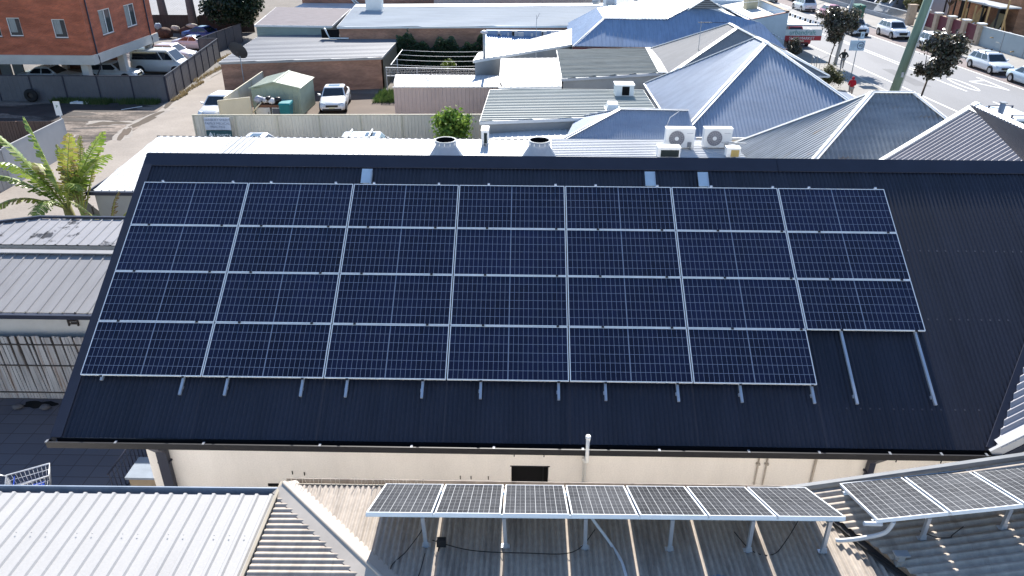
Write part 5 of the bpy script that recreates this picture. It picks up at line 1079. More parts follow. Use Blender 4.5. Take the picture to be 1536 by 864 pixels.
tree('street_tree', 'bronze-leaved street tree beside the running person', 'tree', (34.4, 58.5, .13), (34.6, 58.5, 1.9), cloud((34.5, 58.5, 3.9), (2.3, 1.9, 1.8), 40, 55, .16, .36) + cloud((34.5, 58.5, 2.5), (1.1, .9, .8), 14, 6, .3, .5), 8500, .11, lf_red, .07, seed=3, soft=True)
tree('street_tree', 'bronze-leaved street tree in front of the painted 40, nearest the camera', 'tree', (35.0, 42.8, .13), (35.2, 42.8, 2.1), cloud((36.0, 43.0, 4.15), (2.1, 1.7, 1.5), 40, 58, .16, .36) + cloud((35.6, 42.8, 2.95), (1.9, 1.5, .9), 30, 59, .24, .44), 9500, .115, lf_red, .09, seed=4, soft=True)
tree('potted_tree', 'small bright green tree poking up between the beige fence and the annexe', 'tree', (3.8, 27.5, 0), (3.8, 27.5, 1.6), cloud((3.75, 27.2, 2.7), (1.35, 1.2, 1.3), 26, 12, .22, .42), 4200, .10, lf_lime, .06, seed=5, soft=True)
tree('garden_tree', 'lime green tree behind the green pole across the street', 'tree', (56.5, 82.5, 0), (56.5, 82.5, 2.4), cloud((56.3, 82, 4.9), (2.4, 2.2, 2.3), 20, 14, .3, .5), 6000, .12, lf_yel, .12, seed=6)
tree('shrub', 'round olive shrub on the verge beside the person in red', 'shrub', (31.0, 49.2, .1), (31.0, 49.2, .5), cloud((31.0, 49.2, 1.05), (1.1, 1.1, .85), 14, 15, .35, .55), 3600, .075, lf_olive, .04, seed=7, soft=True)
tree('shrub', 'small dull shrub at the foot of the pale blue shop wall', 'shrub', (32.1, 60.7, .1), (32.1, 60.7, .5), cloud((32.1, 60.7, 1.2), (.85, .85, .95), 9, 16, .4, .6), 2200, .075, lf_red, .04, seed=8)
for i, (x, y, s_, lab) in enumerate(((57.5, 92, 1.2, 'round clipped shrub left of the lime tree across the street'), (55.5, 97, 1.3, 'yellowish shrub further left across the street at the top'))):
    tree('shrub', lab, 'shrub', (x, y, 0), (x, y, .6), cloud((x, y, 1.5), (1.5 * s_, 1.5 * s_, 1.2), 10, 20 + i, .4, .6), 2600, .1, lf_olive, .05, seed=20 + i)
t = thing('hedge', 'dark green climbing hedge on the brick wall under the long pale roof', 'hedge', (0, 55, 0))
q = random.Random(31); m = MB()
for _ in range(9000):
    x = q.uniform(-3.4, 3.9); h = 2.55 + .35 * math.sin(x * 2.1) + .25 * math.sin(x * 5.3 + 1) + (.5 if x < -2.4 else 0)
    p = V((x, 54.9 - .5 * q.random() ** 2 - .2, q.random() ** .8 * h)); a = V((q.uniform(-1, 1), q.uniform(-1, 1), q.uniform(-1, 1))).normalized(); b_ = a.orthogonal().normalized(); s_ = q.uniform(.06, .14)
    m.face([p - a * s_, p - b_ * s_ * .6, p + a * s_, p + b_ * s_ * .6])
m.build('foliage', lf_hedge, t); m = MB()
for x in (-2.5, -.5, 1.5, 3.2): m.tube([(x, 55.0, 0), (x + .1, 55.05, 2)], .04, 5)
m.build('stem', MATS['tree_bark'], t)
tree('shrub', 'sparse yellow-leaved shrub below the clothes line', 'shrub', (1.6, 50.6, 0), (1.6, 50.6, .9), cloud((1.5, 50.6, 1.5), (.9, .7, .6), 8, 33, .3, .5), 260, .09, lf_yel, .04, seed=33)
# weeds and grass tufts
def tufts(spots, n, hgt, m_, label, seed):
    q = random.Random(seed); m = MB()
    for _ in range(n):
        a, b_, c, d = q.choice(spots); x, y = q.uniform(a, b_), q.uniform(c, d); h = hgt * q.uniform(.4, 1.3); s_ = .03
        dx, dy = q.uniform(-.12, .12), q.uniform(-.12, .12); m.face([(x - s_, y, 0), (x + s_, y, 0), (x + dx, y + dy, h)])
    return tag(m.build('weeds', m_), label, 'weeds', kind='stuff')
lf_grass = leafmat('weed_blades', [(.03, .06, .015), (.05, .10, .02), (.10, .12, .04)], .7); lf_dry = leafmat('dry_blades', [(.20, .15, .08), (.28, .22, .12), (.14, .11, .06)], .8)
tufts([(-26.5, -24.6, 42.7, 43.2), (-24, -22.3, 42.4, 43.2), (-21.5, -18.8, 42.5, 43.3), (-26.6, -18.8, 42.9, 43.25)], 2200, .35, lf_grass, 'green weeds along the foot of the dark grey fence', 51)
tufts([(-18.25, -17.9, 43.6, 46), (-18.6, -18.2, 46, 50), (-19.3, -18.8, 50, 56), (-20.6, -20.2, 57, 62)], 900, .22, lf_dry, 'dry grass along the lane fence', 52)
tufts([(-3.6, -1.5, 43.6, 46.5), (-3.4, -1.6, 45.3, 47.0)], 1600, .4, lf_grass, 'green weeds against the brick garage beside the white sedan', 53)
# banana plant: broad arching blades torn into strips
bp = thing('banana_plant', 'tall banana plant with torn arching leaves behind the grey shed', 'banana plant', (-10.2, 16.6, 0))
MB().tube([(-10.1, 16.5, 0), (-10.25, 16.6, 1.4), (-10.35, 16.65, 2.6)], [.26, .22, .15], 10).build('stem', mat('banana_stem', (.20, .19, .07), .7, 0, .3, 3, (1, 1, 3)), bp)
MB().tube([(-9.9, 16.3, 0), (-9.7, 16.2, 1.2), (-9.45, 16.1, 2.2)], [.16, .13, .09], 8).build('stem', MATS['banana_stem'], bp)
lf_ban = leafmat('banana_leaf', [(.10, .18, .025), (.19, .27, .04), (.30, .36, .07), (.09, .15, .03)], .35); lf_ban2 = leafmat('banana_leaf_yellow', [(.24, .30, .04), (.34, .33, .06), (.26, .18, .07), (.16, .22, .04)], .45)
midrib = mat('banana_midrib', (.30, .34, .10), .5)
def banana(b0, tip, sag, wid, seed, lm, tear=.35, tilt=0.):
    q = random.Random(seed); b0 = V(b0); tip = V(tip); m = MB(); N = 40; pts = []
    for i in range(N + 1):
        f = i / N; p = b0.lerp(tip, f) + V((0, 0, sag * math.sin(PI * f * .9))); pts.append(p)
    for i in range(4, N):
        f = i / N; d = (pts[i + 1] - pts[i]).normalized(); s_ = d.cross(V((0, 0, 1))).normalized(); s_ = Matrix.Rotation(tilt, 3, d) @ s_; u_ = s_.cross(d)
        w_ = wid * min(1, (f - .06) * 5) * (1 - f ** 3.5) ** .6 * 1.0
        for sg_ in (-1, 1):
            k = q.uniform(.75, 1.0) if q.random() > tear else q.uniform(.4, .95); dr = q.uniform(.1, .45); fw_ = d * w_ * .45 * k; gap = .82 if q.random() < tear * 1.4 else 1.0
            a = pts[i]; c = pts[i] + (pts[i + 1] - pts[i]) * gap; o_ = s_ * sg_ * w_ * k - u_ * -1 * w_ * (-dr) * k
            mid_a = a + s_ * sg_ * w_ * k * .5 + u_ * .06 * w_ + fw_ * .4; mid_c = c + s_ * sg_ * w_ * k * .5 + u_ * .06 * w_ + fw_ * .4
            m.face([a, c, mid_c, mid_a]); m.face([mid_a, mid_c, c + o_ + fw_, a + o_ + fw_])
    lfo = m.build('leaf', lm, bp); MB().tube(pts[::4], [.035 - .0028 * j for j in range(len(pts[::4]))], 5).build('midrib', midrib, lfo)
B0 = (-10.3, 16.6, 2.3)
banana(B0, (-12.9, 17.2, 5.3), .35, .46, 1, lf_ban, .22, .5); banana(B0, (-11.15, 16.9, 5.75), .2, .55, 2, lf_ban, .06, .9); banana(B0, (-8.4, 17.0, 5.2), .25, .5, 3, lf_ban, .3, -.6)
banana(B0, (-7.9, 16.2, 4.5), .5, .48, 4, lf_ban, .3, -.5); banana(B0, (-13.3, 16.0, 3.5), .7, .5, 5, lf_ban, .3, .3); banana(B0, (-12.6, 14.9, 2.3), .75, .48, 6, lf_ban2, .35, .2)
banana((-9.5, 16.1, 2.0), (-9.6, 17.5, 4.9), .2, .26, 7, lf_ban2, .6, .8); banana((-9.5, 16.1, 2.0), (-8.8, 17.6, 4.7), .3, .24, 8, lf_ban2, .6, -.8); banana(B0, (-10.6, 14.6, 1.9), .9, .48, 9, lf_ban, .35)
banana((-9.5, 16.1, 2.0), (-8.0, 15.4, 1.6), .6, .26, 10, lf_ban, .6); banana(B0, (-11.9, 17.6, 3.4), .9, .46, 11, lf_ban2, .3, .4); banana((-9.5, 16.1, 2.0), (-9.9, 17.2, 4.4), .35, .22, 12, mat('dead_banana_leaf', (.20, .14, .06), .8, 0, .3, 5), .7, .6)
banana(B0, (-11.9, 15.6, 4.3), .6, .46, 13, lf_ban, .25, .6); banana(B0, (-9.3, 16.4, 5.3), .2, .42, 14, lf_ban2, .4, -.9); banana(B0, (-8.7, 15.2, 3.4), .7, .44, 15, lf_ban, .35, -.3); banana((-9.5, 16.1, 2.0), (-10.2, 16.9, 4.7), .3, .32, 16, lf_ban2, .5, .7)
bp2 = bp; bp = thing('banana_plant', 'smaller withered banana clump right against the annexe wall', 'banana plant', (-7.6, 14.6, 0))
MB().tube([(-7.7, 14.6, 0), (-7.7, 14.6, 2.2)], [.14, .09], 8).build('stem', MATS['banana_stem'], bp)
for i, (tx, ty_, tz) in enumerate(((-8.6, 14.2, 3.5), (-7.0, 14.6, 3.7), (-7.2, 14.0, 2.6), (-8.5, 14.9, 2.5), (-6.6, 15.0, 3.0))): banana((-7.7, 14.6, 2.0), (tx, ty_, tz), .3, .22, 20 + i, MATS['dead_banana_leaf'] if i % 2 else lf_ban2, .6)
wl_ = thing('concrete_post', 'grey concrete post standing beside the banana stem', 'post', (-11.4, 18.2, 0)); bx(-11.75, -11.3, 18.0, 18.4, 0, 1.25).build('shaft', greywall, wl_); bx(-11.8, -11.25, 17.95, 18.45, 1.25, 1.32).build('cap', greywall, wl_)

# ------------------------------------------------------------------ vehicles (local frame: front towards -y, wheels on z = 0)
def quadinset(c4, u0, u1, v0, v1, out):
    a, b_, c, d = [V(p) for p in c4]; f = lambda u, v: a.lerp(b_, u).lerp(d.lerp(c, u), v)
    n = (b_ - a).cross(d - a).normalized() * out
    return [f(u0, v0) + n, f(u1, v0) + n, f(u1, v1) + n, f(u0, v1) + n]
KINDS = {  # length, width, height, cowl, roof front, roof rear, rear base, hood z, belt z, deck z
    'sedan': (4.6, 1.80, 1.45, -1.00, -.30, .75, 1.50, .86, .95, .98), 'hatch': (4.2, 1.76, 1.48, -.95, -.30, 1.25, 1.85, .88, .96, .98),
    'suv': (4.55, 1.86, 1.68, -1.05, -.45, 1.55, 2.05, 1.00, 1.08, 1.10), 'wagon': (4.6, 1.78, 1.52, -1.0, -.35, 1.70, 2.1, .88, .97, .98),
    'van': (4.7, 1.80, 1.95, -1.75, -1.05, 2.10, 2.28, 1.02, 1.12, 1.12), 'coupe': (4.3, 1.78, 1.35, -.9, -.2, .65, 1.65, .82, .92, .95), 'ute': (5.1, 1.86, 1.72, -1.2, -.6, .35, .65, 1.02, 1.08, 1.08)}
def car(name, label, cat, kind, paint_c, loc, heading, group=None, rough=.28, racks=False, bars_c=None, plates=True):
    L_, W, H, cw, rf_, rr_, rbz, hz, bz, dz = KINDS[kind]; h = L_ / 2; hw = W / 2
    t = thing(name, label, cat, (0, 0, 0), group, rz=1e-9); LOC[t.name] = V()
    pm_ = mat('car_paint_' + '_'.join('%d' % (c * 100) for c in paint_c), paint_c, rough, .1, .02, 1, spec=.6)
    if kind == 'ute': prof = [(-h, .62, .80), (-h + .12, .80, .92), (-h + .5, hz - .06, .98), (cw, bz, 1), (rbz, bz, 1), (rbz + .06, 1.02, 1), (h - .1, 1.02, 1.0), (h, .98, .97)]
    else: prof = [(-h, .55, .78), (-h + .10, .68, .90), (-h + .45, hz - .08, .97), (cw, bz - .02, 1), (.2, bz, 1), (min(rbz, h - .4), dz, .99), (h - .12, dz - .06, .93), (h, dz - .22, .82)]
    rs = []
    for y, zt, k in prof:
        w_ = hw * k; zb = .20 if abs(y) < h - .2 else .30
        rs.append([(-w_ * .9, y, zb), (-w_ * .99, y, zb + .12), (-w_, y, zb + (zt - zb) * .55), (-w_ * .96, y, zt - .07), (-w_ * .84, y, zt), (0, y, zt + .025), (w_ * .84, y, zt), (w_ * .96, y, zt - .07), (w_, y, zb + (zt - zb) * .55), (w_ * .99, y, zb + .12), (w_ * .9, y, zb)])
    m = MB().rings(rs, True, True)
    wb, wt = hw * .93, hw * (.84 if kind == 'van' else .74); zb = bz - .06
    base = [(-wb, cw, zb), (wb, cw, zb), (wb, rbz, zb), (-wb, rbz, zb)]; tp = [(-wt, rf_, H - .05), (wt, rf_, H - .05), (wt, rr_, H - .06), (-wt, rr_, H - .06)]
    t2 = [(-wt * .86, rf_ + .12, H), (wt * .86, rf_ + .12, H), (wt * .86, rr_ - .1, H - .01), (-wt * .86, rr_ - .1, H - .01)]
    m.rings([base, tp, t2], False, True)
    if kind == 'ute':
        pass
    body = m.build('body', pm_, t)
    q = lambda c4, *a: quadinset(c4, *a)
    f = MB(); f.face(q([base[0], base[1], tp[1], tp[0]], .05, .95, .10, .93, .008)); f.build('windscreen', carglass, t)
    f = MB(); f.face(q([base[2], base[3], tp[3], tp[2]], .08, .92, .22, .90, .008)); f.build('rear_window', carglass, t)
    spl = [(.07, .49), (.53, .93)] if kind in ('sedan', 'hatch', 'coupe', 'ute') else [(.06, .36), (.40, .68), (.72, .95)]
    if kind == 'van': spl = [(.05, .27), (.30, .95)]
    for sd in ((base[1], base[2], tp[2], tp[1]), (base[3], base[0], tp[0], tp[3])):
        for u0, u1 in spl:
            if sd[0] == base[3]: u0, u1 = 1 - u1, 1 - u0
            f = MB(); f.face(q(sd, u0, u1, .16, .88, .008)); f.build('side_window', carglass, t)
    wr_ = .33 if kind not in ('suv', 'ute') else .37
    for sx_ in (-1, 1):
        for y in (-h + .82, h - .85):
            a = MB(); a.lathe([(wr_ + .07, -.02), (wr_ + .07, .02)], (sx_ * (hw - .015), y, wr_ + .01), 20, 'x'); a.build('wheel_arch', black, body)
            ty_ = MB(); ty_.lathe([(wr_ * .6, -.10), (wr_ * .95, -.11), (wr_, -.06), (wr_, .06), (wr_ * .95, .11), (wr_ * .6, .10)], (sx_ * (hw - .09), y, wr_), 22, 'x'); wh = ty_.build('wheel', tyre_m, t)
            rm = MB(); rm.lathe([(wr_ * .62, -.004), (wr_ * .62, .004)], (sx_ * (hw + .015), y, wr_), 18, 'x')
            for k in range(5): a_ = k * 2 * PI / 5; rm.bar((sx_ * (hw + .02), y, wr_), (sx_ * (hw + .02), y + math.cos(a_) * wr_ * .58, wr_ + math.sin(a_) * wr_ * .58), .05, .02, (sx_, 0, 0))
            rm.build('rim', rim_m, wh)
    for s_ in (-1, 1):
        f = MB(); x0, x1 = s_ * hw * .48, s_ * hw * .84; f.hexa([(x0, -h - .02, hz - .27), (x1, -h + .12, hz - .25), (x1, -h + .3, hz - .25), (x0, -h + .2, hz - .27), (x0, -h + .06, hz - .12), (x1, -h + .26, hz - .09), (x1, -h + .36, hz - .09), (x0, -h + .26, hz - .12)]); f.build('headlight', lamp_m, t)
        f = MB(); f.hexa([(s_ * hw * .58, h - .03, dz - .36), (s_ * hw * .86, h - .12, dz - .36), (s_ * hw * .9, h - .2, dz - .14), (s_ * hw * .58, h - .1, dz - .14), (s_ * hw * .58, h + .015, dz - .36), (s_ * hw * .86, h - .05, dz - .36), (s_ * hw * .88, h - .1, dz - .14), (s_ * hw * .58, h - .04, dz - .14)]); f.build('tail_light', tail_m, t)
        f = MB(); f.hexa([(s_ * (hw - .02), cw + .2, bz), (s_ * (hw + .16), cw + .24, bz + .02), (s_ * (hw + .16), cw + .34, bz + .02), (s_ * (hw - .02), cw + .34, bz), (s_ * (hw - .02), cw + .2, bz + .1), (s_ * (hw + .16), cw + .24, bz + .15), (s_ * (hw + .16), cw + .34, bz + .15), (s_ * (hw - .02), cw + .34, bz + .1)]); f.build('mirror', pm_, t)
    f = MB(); f.box(-hw * .45, hw * .45, -h - .012, -h + .1, .50, hz - .22); f.build('grille', black, t)
    f = MB(); f.box(-hw * .7, hw * .7, -h - .02, -h + .1, .26, .40); f.build('bumper_intake', black, t)
    bx(-hw * .75, hw * .75, h - .1, h + .01, .32, .48).build('rear_bumper', black, t)
    if plates: bx(-.19, .19, -h - .03, -h - .013, .42, .52).build('number_plate', plate_m, t); bx(-.19, .19, h + .012, h + .02, .55, .66).build('number_plate', plate_m, t)
    if racks:
        for y in (rf_ + .45, rr_ - .45):
            r_ = MB(); r_.bar((-wt - .02, y, H + .1), (wt + .02, y, H + .1), .07, .035); r_.box(-wt + .0, -wt + .07, y - .04, y + .04, H - .05, H + .09); r_.box(wt - .07, wt, y - .04, y + .04, H - .05, H + .09); r_.build('roof_bar', bars_c or black, t)
    if kind == 'sedan' or kind == 'suv': bx(-.4, .4, rf_ + .2, rf_ + .75, H + .003, H + .008).build('sunroof', carglass, t)
    if kind == 'ute':
        tr = MB(); tr.box(-hw * .82, hw * .82, rbz + .12, h - .12, 1.035, 1.05); tr.build('tray', dark, t)
        tr = MB()
        for s_ in (-1, 1): tr.box(s_ * hw * .82 - .05, s_ * hw * .82 + .05, rbz + .06, h - .06, 1.03, 1.14)
        tr.box(-hw * .87, hw * .87, h - .1, h - .02, 1.03, 1.12); tr.build('tray_rail', pm_, t)
        bx(-hw * .8, hw * .8, h + .003, h + .012, .62, 1.0).build('tailgate', pm_, t)
    t.location = loc; t.rotation_euler = (0, 0, heading)
    return t
WHT = (.74, .74, .74); SIL = (.42, .44, .46)
gk = 'cars parked on the far side of the street'
sa = R(-2.6)
car('parked_car', 'white crossover parked across the street, left of the green pole', 'car', 'suv', WHT, (47.35, 75.4, 0), -sa, gk)
car('parked_car', 'white large wagon parked across the street, right behind the green pole', 'car', 'suv', (.70, .71, .72), (47.85, 66.9, 0), -sa, gk)
car('parked_car', 'silver-white wagon with roof racks parked by the blue-grey fence', 'car', 'wagon', (.62, .65, .68), (47.85, 57.2, 0), -sa, gk, racks=True)
car('parked_car', 'pale blue sedan cut by the right edge, parked at the end of the row', 'car', 'sedan', (.42, .52, .60), (48.0, 51.2, 0), -sa, gk)
car('parked_car', 'silver four wheel drive with a dark front, coming down the street beside the street tree', 'car', 'suv', (.52, .56, .60), (43.9, 77.6, 0), -sa)
car('parked_car', 'pinkish red car behind the street tree at the top', 'car', 'hatch', (.50, .22, .28), (46.3, 90.8, 0), -sa, gk)
car('parked_car', 'white car seen from behind at the top of the street', 'car', 'suv', WHT, (45.0, 97.6, 0), PI - sa)
car('parked_car', 'white car partly cut by the top edge at the far end of the row', 'car', 'hatch', WHT, (43.2, 108, 0), PI - sa, gk)
car('parked_car', 'dark red small car at the very top of the street', 'car', 'hatch', (.18, .04, .05), (47.4, 109, 0), -sa, gk)
car('pickup_truck', 'red pickup seen from behind beside the pale blue shop', 'pickup', 'ute', (.42, .02, .03), (35.1, 71.0, 0), PI - sa)
car('work_van', 'white work vehicle with dark roof racks half hidden behind the striped gable', 'van', 'van', WHT, (36.4, 35.2, 0), PI - sa, racks=True, bars_c=mat('blue_black_rack', (.05, .06, .10), .5))
car('minivan', 'white minivan with dark side windows by the flats', 'van', 'van', (.62, .64, .63), (-23.1, 53.6, 0), PI / 2 - .05)
car('parked_car', 'silver-mauve hatchback behind the white minivan', 'car', 'hatch', (.52, .50, .54), (-24.4, 58.9, 0), PI / 2 - .12)
car('parked_car', 'pale silver coupe between the hatchback and the blue car', 'car', 'coupe', (.55, .57, .62), (-24.6, 64.6, 0), PI / 2 - .1)
car('parked_car', 'deep blue car parked under the big dark tree', 'car', 'sedan', (.02, .05, .20), (-25.6, 69.6, 0), PI / 2 - .2)
car('parked_car', 'white car parked under the flats between the columns', 'car', 'sedan', WHT, (-29.8, 48.9, 0), PI / 2)
car('parked_car', 'second pale car under the flats beside the corner column', 'car', 'hatch', (.5, .52, .52), (-25.6, 50.4, 0), PI / 2)
car('parked_car', 'white car in the lane half hidden by the cream gate', 'car', 'hatch', WHT, (-13.0, 39.6, 0), R(-3))
car('parked_car', 'white sedan with a sunroof in front of the brown brick garage', 'car', 'sedan', WHT, (-6.0, 42.5, 0), R(7))
car('parked_car', 'white car whose plain roof shows left behind the white annexe, below the signs', 'car', 'sedan', WHT, (-7.3, 30.0, 0), PI / 2)
car('parked_car', 'white car with pale roof bars showing behind the middle of the white annexe', 'car', 'suv', (.68, .70, .72), (-1.0, 29.6, 0), PI / 2 + .05, racks=True, bars_c=white)

# ------------------------------------------------------------------ people
def skinmesh(name, verts, edges, radii, m_, parent, sub=2):
    me = bpy.data.meshes.new(name); me.from_pydata([tuple(v) for v in verts], edges, []); o = bpy.data.objects.new(name, me); col.objects.link(o)
    md = o.modifiers.new('skin', 'SKIN'); o.modifiers.new('sub', 'SUBSURF').levels = sub
    sv = me.skin_vertices[0].data
    for i, r_ in enumerate(radii): sv[i].radius = (r_, r_) if isinstance(r_, (int, float)) else r_; sv[i].use_root = (i == 0)
    bpy.context.view_layer.update()
    nm = bpy.data.meshes.new_from_object(o.evaluated_get(bpy.context.evaluated_depsgraph_get())); bpy.data.objects.remove(o)
    nm.name = name; nm.materials.clear(); nm.materials.append(m_)
    for p in nm.polygons: p.use_smooth = True
    o = bpy.data.objects.new(name, nm); col.objects.link(o); o.parent = parent
    return o
def person(label, loc, rz_, J, top_m, leg_m, hood=False, shoe=None):
    """J: joint dict in metres, facing -y"""
    t = thing('person', label, 'person', (0, 0, 0), rz=1e-9)
    K = {k: V(v) for k, v in J.items()}
    names = ['pelvis', 'chest', 'neck', 'head', 'crown', 'shL', 'elL', 'wrL', 'shR', 'elR', 'wrR', 'hiL', 'knL', 'anL', 'toL', 'hiR', 'knR', 'anR', 'toR']
    ix = {n: i for i, n in enumerate(names)}
    ed = [('pelvis', 'chest'), ('chest', 'neck'), ('neck', 'head'), ('head', 'crown'), ('chest', 'shL'), ('shL', 'elL'), ('elL', 'wrL'), ('chest', 'shR'), ('shR', 'elR'), ('elR', 'wrR'), ('pelvis', 'hiL'), ('hiL', 'knL'), ('knL', 'anL'), ('anL', 'toL'), ('pelvis', 'hiR'), ('hiR', 'knR'), ('knR', 'anR'), ('anR', 'toR')]
    rad = {'pelvis': .12, 'chest': .13, 'neck': .05, 'head': .085, 'crown': .07, 'sh': .055, 'el': .042, 'wr': .03, 'hi': .085, 'kn': .055, 'an': .04, 'to': .035}
    rv = [rad[n] if n in rad else rad[n[:2]] for n in names]
    vs_ = [K[n] for n in names]; es = [(ix[a], ix[b_]) for a, b_ in ed]
    # hands: palm, four fingers, thumb
    for s_ in 'LR':
        w_ = K['wr' + s_]; d = (w_ - K['el' + s_]).normalized(); sd = d.cross(V((0, 1, 0))); sd = sd.normalized() if sd.length > .1 else V((1, 0, 0))
        pi_ = len(vs_); vs_.append(w_ + d * .08); rv.append(.026); es.append((ix['wr' + s_], pi_))
        for k, (o_, ln_) in enumerate(((-.03, .06), (-.01, .07), (.01, .066), (.03, .05))):
            i = len(vs_); vs_ += [w_ + d * .11 + sd * o_, w_ + d * (.11 + ln_) + sd * o_ + V((0, -.02, 0))]; rv += [.010, .008]; es += [(pi_, i), (i, i + 1)]
        i = len(vs_); vs_ += [w_ + d * .06 - sd * .045, w_ + d * .1 - sd * .055]; rv += [.011, .009]; es += [(pi_, i), (i, i + 1)]
    body = skinmesh('body', vs_, es, rv, skin_m, t)
    tn = ['pelvis', 'chest', 'shL', 'elL', 'wrL', 'shR', 'elR', 'wrR', 'neck']; ti = {n: i for i, n in enumerate(tn)}
    te = [('pelvis', 'chest'), ('chest', 'shL'), ('shL', 'elL'), ('elL', 'wrL'), ('chest', 'shR'), ('shR', 'elR'), ('elR', 'wrR'), ('chest', 'neck')]
    tr = {'pelvis': .155, 'chest': .165, 'sh': .082, 'el': .066, 'wr': .05, 'neck': .07}
    skinmesh('top', [K[n] for n in tn], [(ti[a], ti[b_]) for a, b_ in te], [tr[n] if n in tr else tr[n[:2]] for n in tn], top_m, t)
    for_ = ['pelvis', 'hiL', 'knL', 'anL', 'hiR', 'knR', 'anR']; fi = {n: i for i, n in enumerate(for_)}
    skinmesh('trousers', [K[n] for n in for_], [(fi[a], fi[b_]) for a, b_ in (('pelvis', 'hiL'), ('hiL', 'knL'), ('knL', 'anL'), ('pelvis', 'hiR'), ('hiR', 'knR'), ('knR', 'anR'))], [.14, .105, .075, .06, .105, .075, .06], leg_m, t)
    for s_ in 'LR': skinmesh('shoe', [K['an' + s_] + V((0, .04, -.03)), K['to' + s_]], [(0, 1)], [.055, .05], shoe or black, t, 2)
    if hood:
        skinmesh('hood', [K['neck'] + V((0, .03, 0)), K['head'] + V((0, .025, .01)), K['crown'] + V((0, .03, .02))], [(0, 1), (1, 2)], [.085, .118, .085], top_m, t)
    else:
        skinmesh('hair', [K['head'] + V((0, .05, .03)), K['crown'] + V((0, .015, .025))], [(0, 1)], [.075, .08], hair_m, t)
    f = MB(); hd_ = K['head']
    for s_ in (-1, 1): f.box(hd_.x + s_ * .035 - .012, hd_.x + s_ * .035 + .012, hd_.y - .097, hd_.y - .085, hd_.z - .0, hd_.z + .014)
    f.build('eyes', black, body); f = MB(); f.hexa([(hd_.x - .014, hd_.y - .115, hd_.z - .045), (hd_.x + .014, hd_.y - .115, hd_.z - .045), (hd_.x + .014, hd_.y - .08, hd_.z - .045), (hd_.x - .014, hd_.y - .08, hd_.z - .045), (hd_.x - .006, hd_.y - .095, hd_.z + .005), (hd_.x + .006, hd_.y - .095, hd_.z + .005), (hd_.x + .006, hd_.y - .08, hd_.z + .005), (hd_.x - .006, hd_.y - .08, hd_.z + .005)]); f.build('nose', skin_m, body)
    bx(hd_.x - .025, hd_.x + .025, hd_.y - .094, hd_.y - .085, hd_.z - .065, hd_.z - .057).build('mouth', mat('lips', (.3, .12, .1), .6), body)
    t.location = loc; t.rotation_euler = (0, 0, rz_); return t
stand = dict(pelvis=(0, 0, .95), chest=(0, 0, 1.28), neck=(0, -.01, 1.48), head=(0, -.02, 1.60), crown=(0, -.01, 1.70), shL=(-.17, 0, 1.40), elL=(-.24, -.02, 1.15), wrL=(-.13, -.2, 1.05), shR=(.17, 0, 1.40), elR=(.24, -.02, 1.15), wrR=(.13, -.2, 1.05), hiL=(-.09, 0, .9), knL=(-.1, -.06, .5), anL=(-.1, .0, .09), toL=(-.11, -.14, .04), hiR=(.09, 0, .9), knR=(.1, .05, .5), anR=(.1, .2, .11), toR=(.11, .06, .04))
person('person in a red hooded jacket walking on the footpath below the speed sign', (31.1, 45.1, .13), R(170), stand, mat('red_hoodie', (.45, .015, .03), .8, 0, .12, 6), mat('pale_trousers', (.45, .38, .33), .8), True)
run = dict(pelvis=(0, 0, .95), chest=(0, -.05, 1.28), neck=(0, -.09, 1.48), head=(0, -.11, 1.60), crown=(0, -.1, 1.70), shL=(-.18, -.05, 1.40), elL=(-.33, .1, 1.18), wrL=(-.26, -.12, 1.08), shR=(.18, -.05, 1.40), elR=(.36, .0, 1.2), wrR=(.25, -.16, 1.02), hiL=(-.1, 0, .9), knL=(-.11, -.28, .6), anL=(-.1, -.12, .2), toL=(-.1, -.27, .13), hiR=(.1, 0, .9), knR=(.11, .05, .48), anR=(.1, .3, .12), toR=(.1, .18, .04))
person('person in a dark olive top striding along the kerb past the bronze-leaved tree', (34.75, 56.4, .13), R(165), run, mat('dark_olive_top', (.035, .035, .03), .8), mat('grey_trousers', (.28, .26, .24), .8))

# ------------------------------------------------------------------ street furniture and the far side of the street
pl = thing('utility_pole', 'leaning green utility pole with a bright conduit strip beside the street', 'utility pole', (33.9, 44.6, .13))
MB().tube([(33.9, 44.6, .13), (34.55, 44.6, 5), (35.3, 44.6, 11)], [.34, .31, .25], 14).build('pole', polegreen, pl)
MB().tube([(34.12, 44.32, .3), (34.76, 44.34, 5), (35.48, 44.38, 11)], .055, 6).build('conduit', white, pl)
MB().tube([(35.0, 44.6, 7.4), (36.3, 44.6, 8.5)], .07, 8).build('lamp_arm', steel_pole, pl)
bx(34.05, 34.22, 44.22, 44.28, 2.0, 2.35).build('pole_plate', alu, pl)
pl2 = thing('utility_pole', 'second short green pole at the right edge beside the work vehicle', 'utility pole', (36.9, 33.2, .13))
MB().tube([(36.7, 33.6, .13), (37.15, 33.6, 3.4)], [.19, .18], 12).build('pole', polegreen, pl2); MB().lathe([(.2, 0), (.2, .05)], (37.16, 33.6, 3.4), 12).build('pole_cap', alu, pl2); MB().tube([(37.0, 33.5, 2.2), (37.4, 33.4, 2.9), (38.2, 33.3, 3.1)], .03, 6).build('cable', steel_pole, pl2)
bx2 = thing('pole_box', 'blue-grey metal post standing by the work vehicle', 'post', (35.6, 34.4, .13)); MB().hexa([(35.42, 34.3, .13), (35.66, 34.3, .13), (35.66, 34.5, .13), (35.42, 34.5, .13), (35.46, 34.3, 2.55), (35.7, 34.3, 2.5), (35.7, 34.5, 2.5), (35.46, 34.5, 2.55)]).build('shaft', mat('blue_grey_post', (.16, .22, .32), .5), bx2); bx(35.4, 35.76, 34.26, 34.54, 2.55, 2.6).build('cap', steel_pole, bx2)
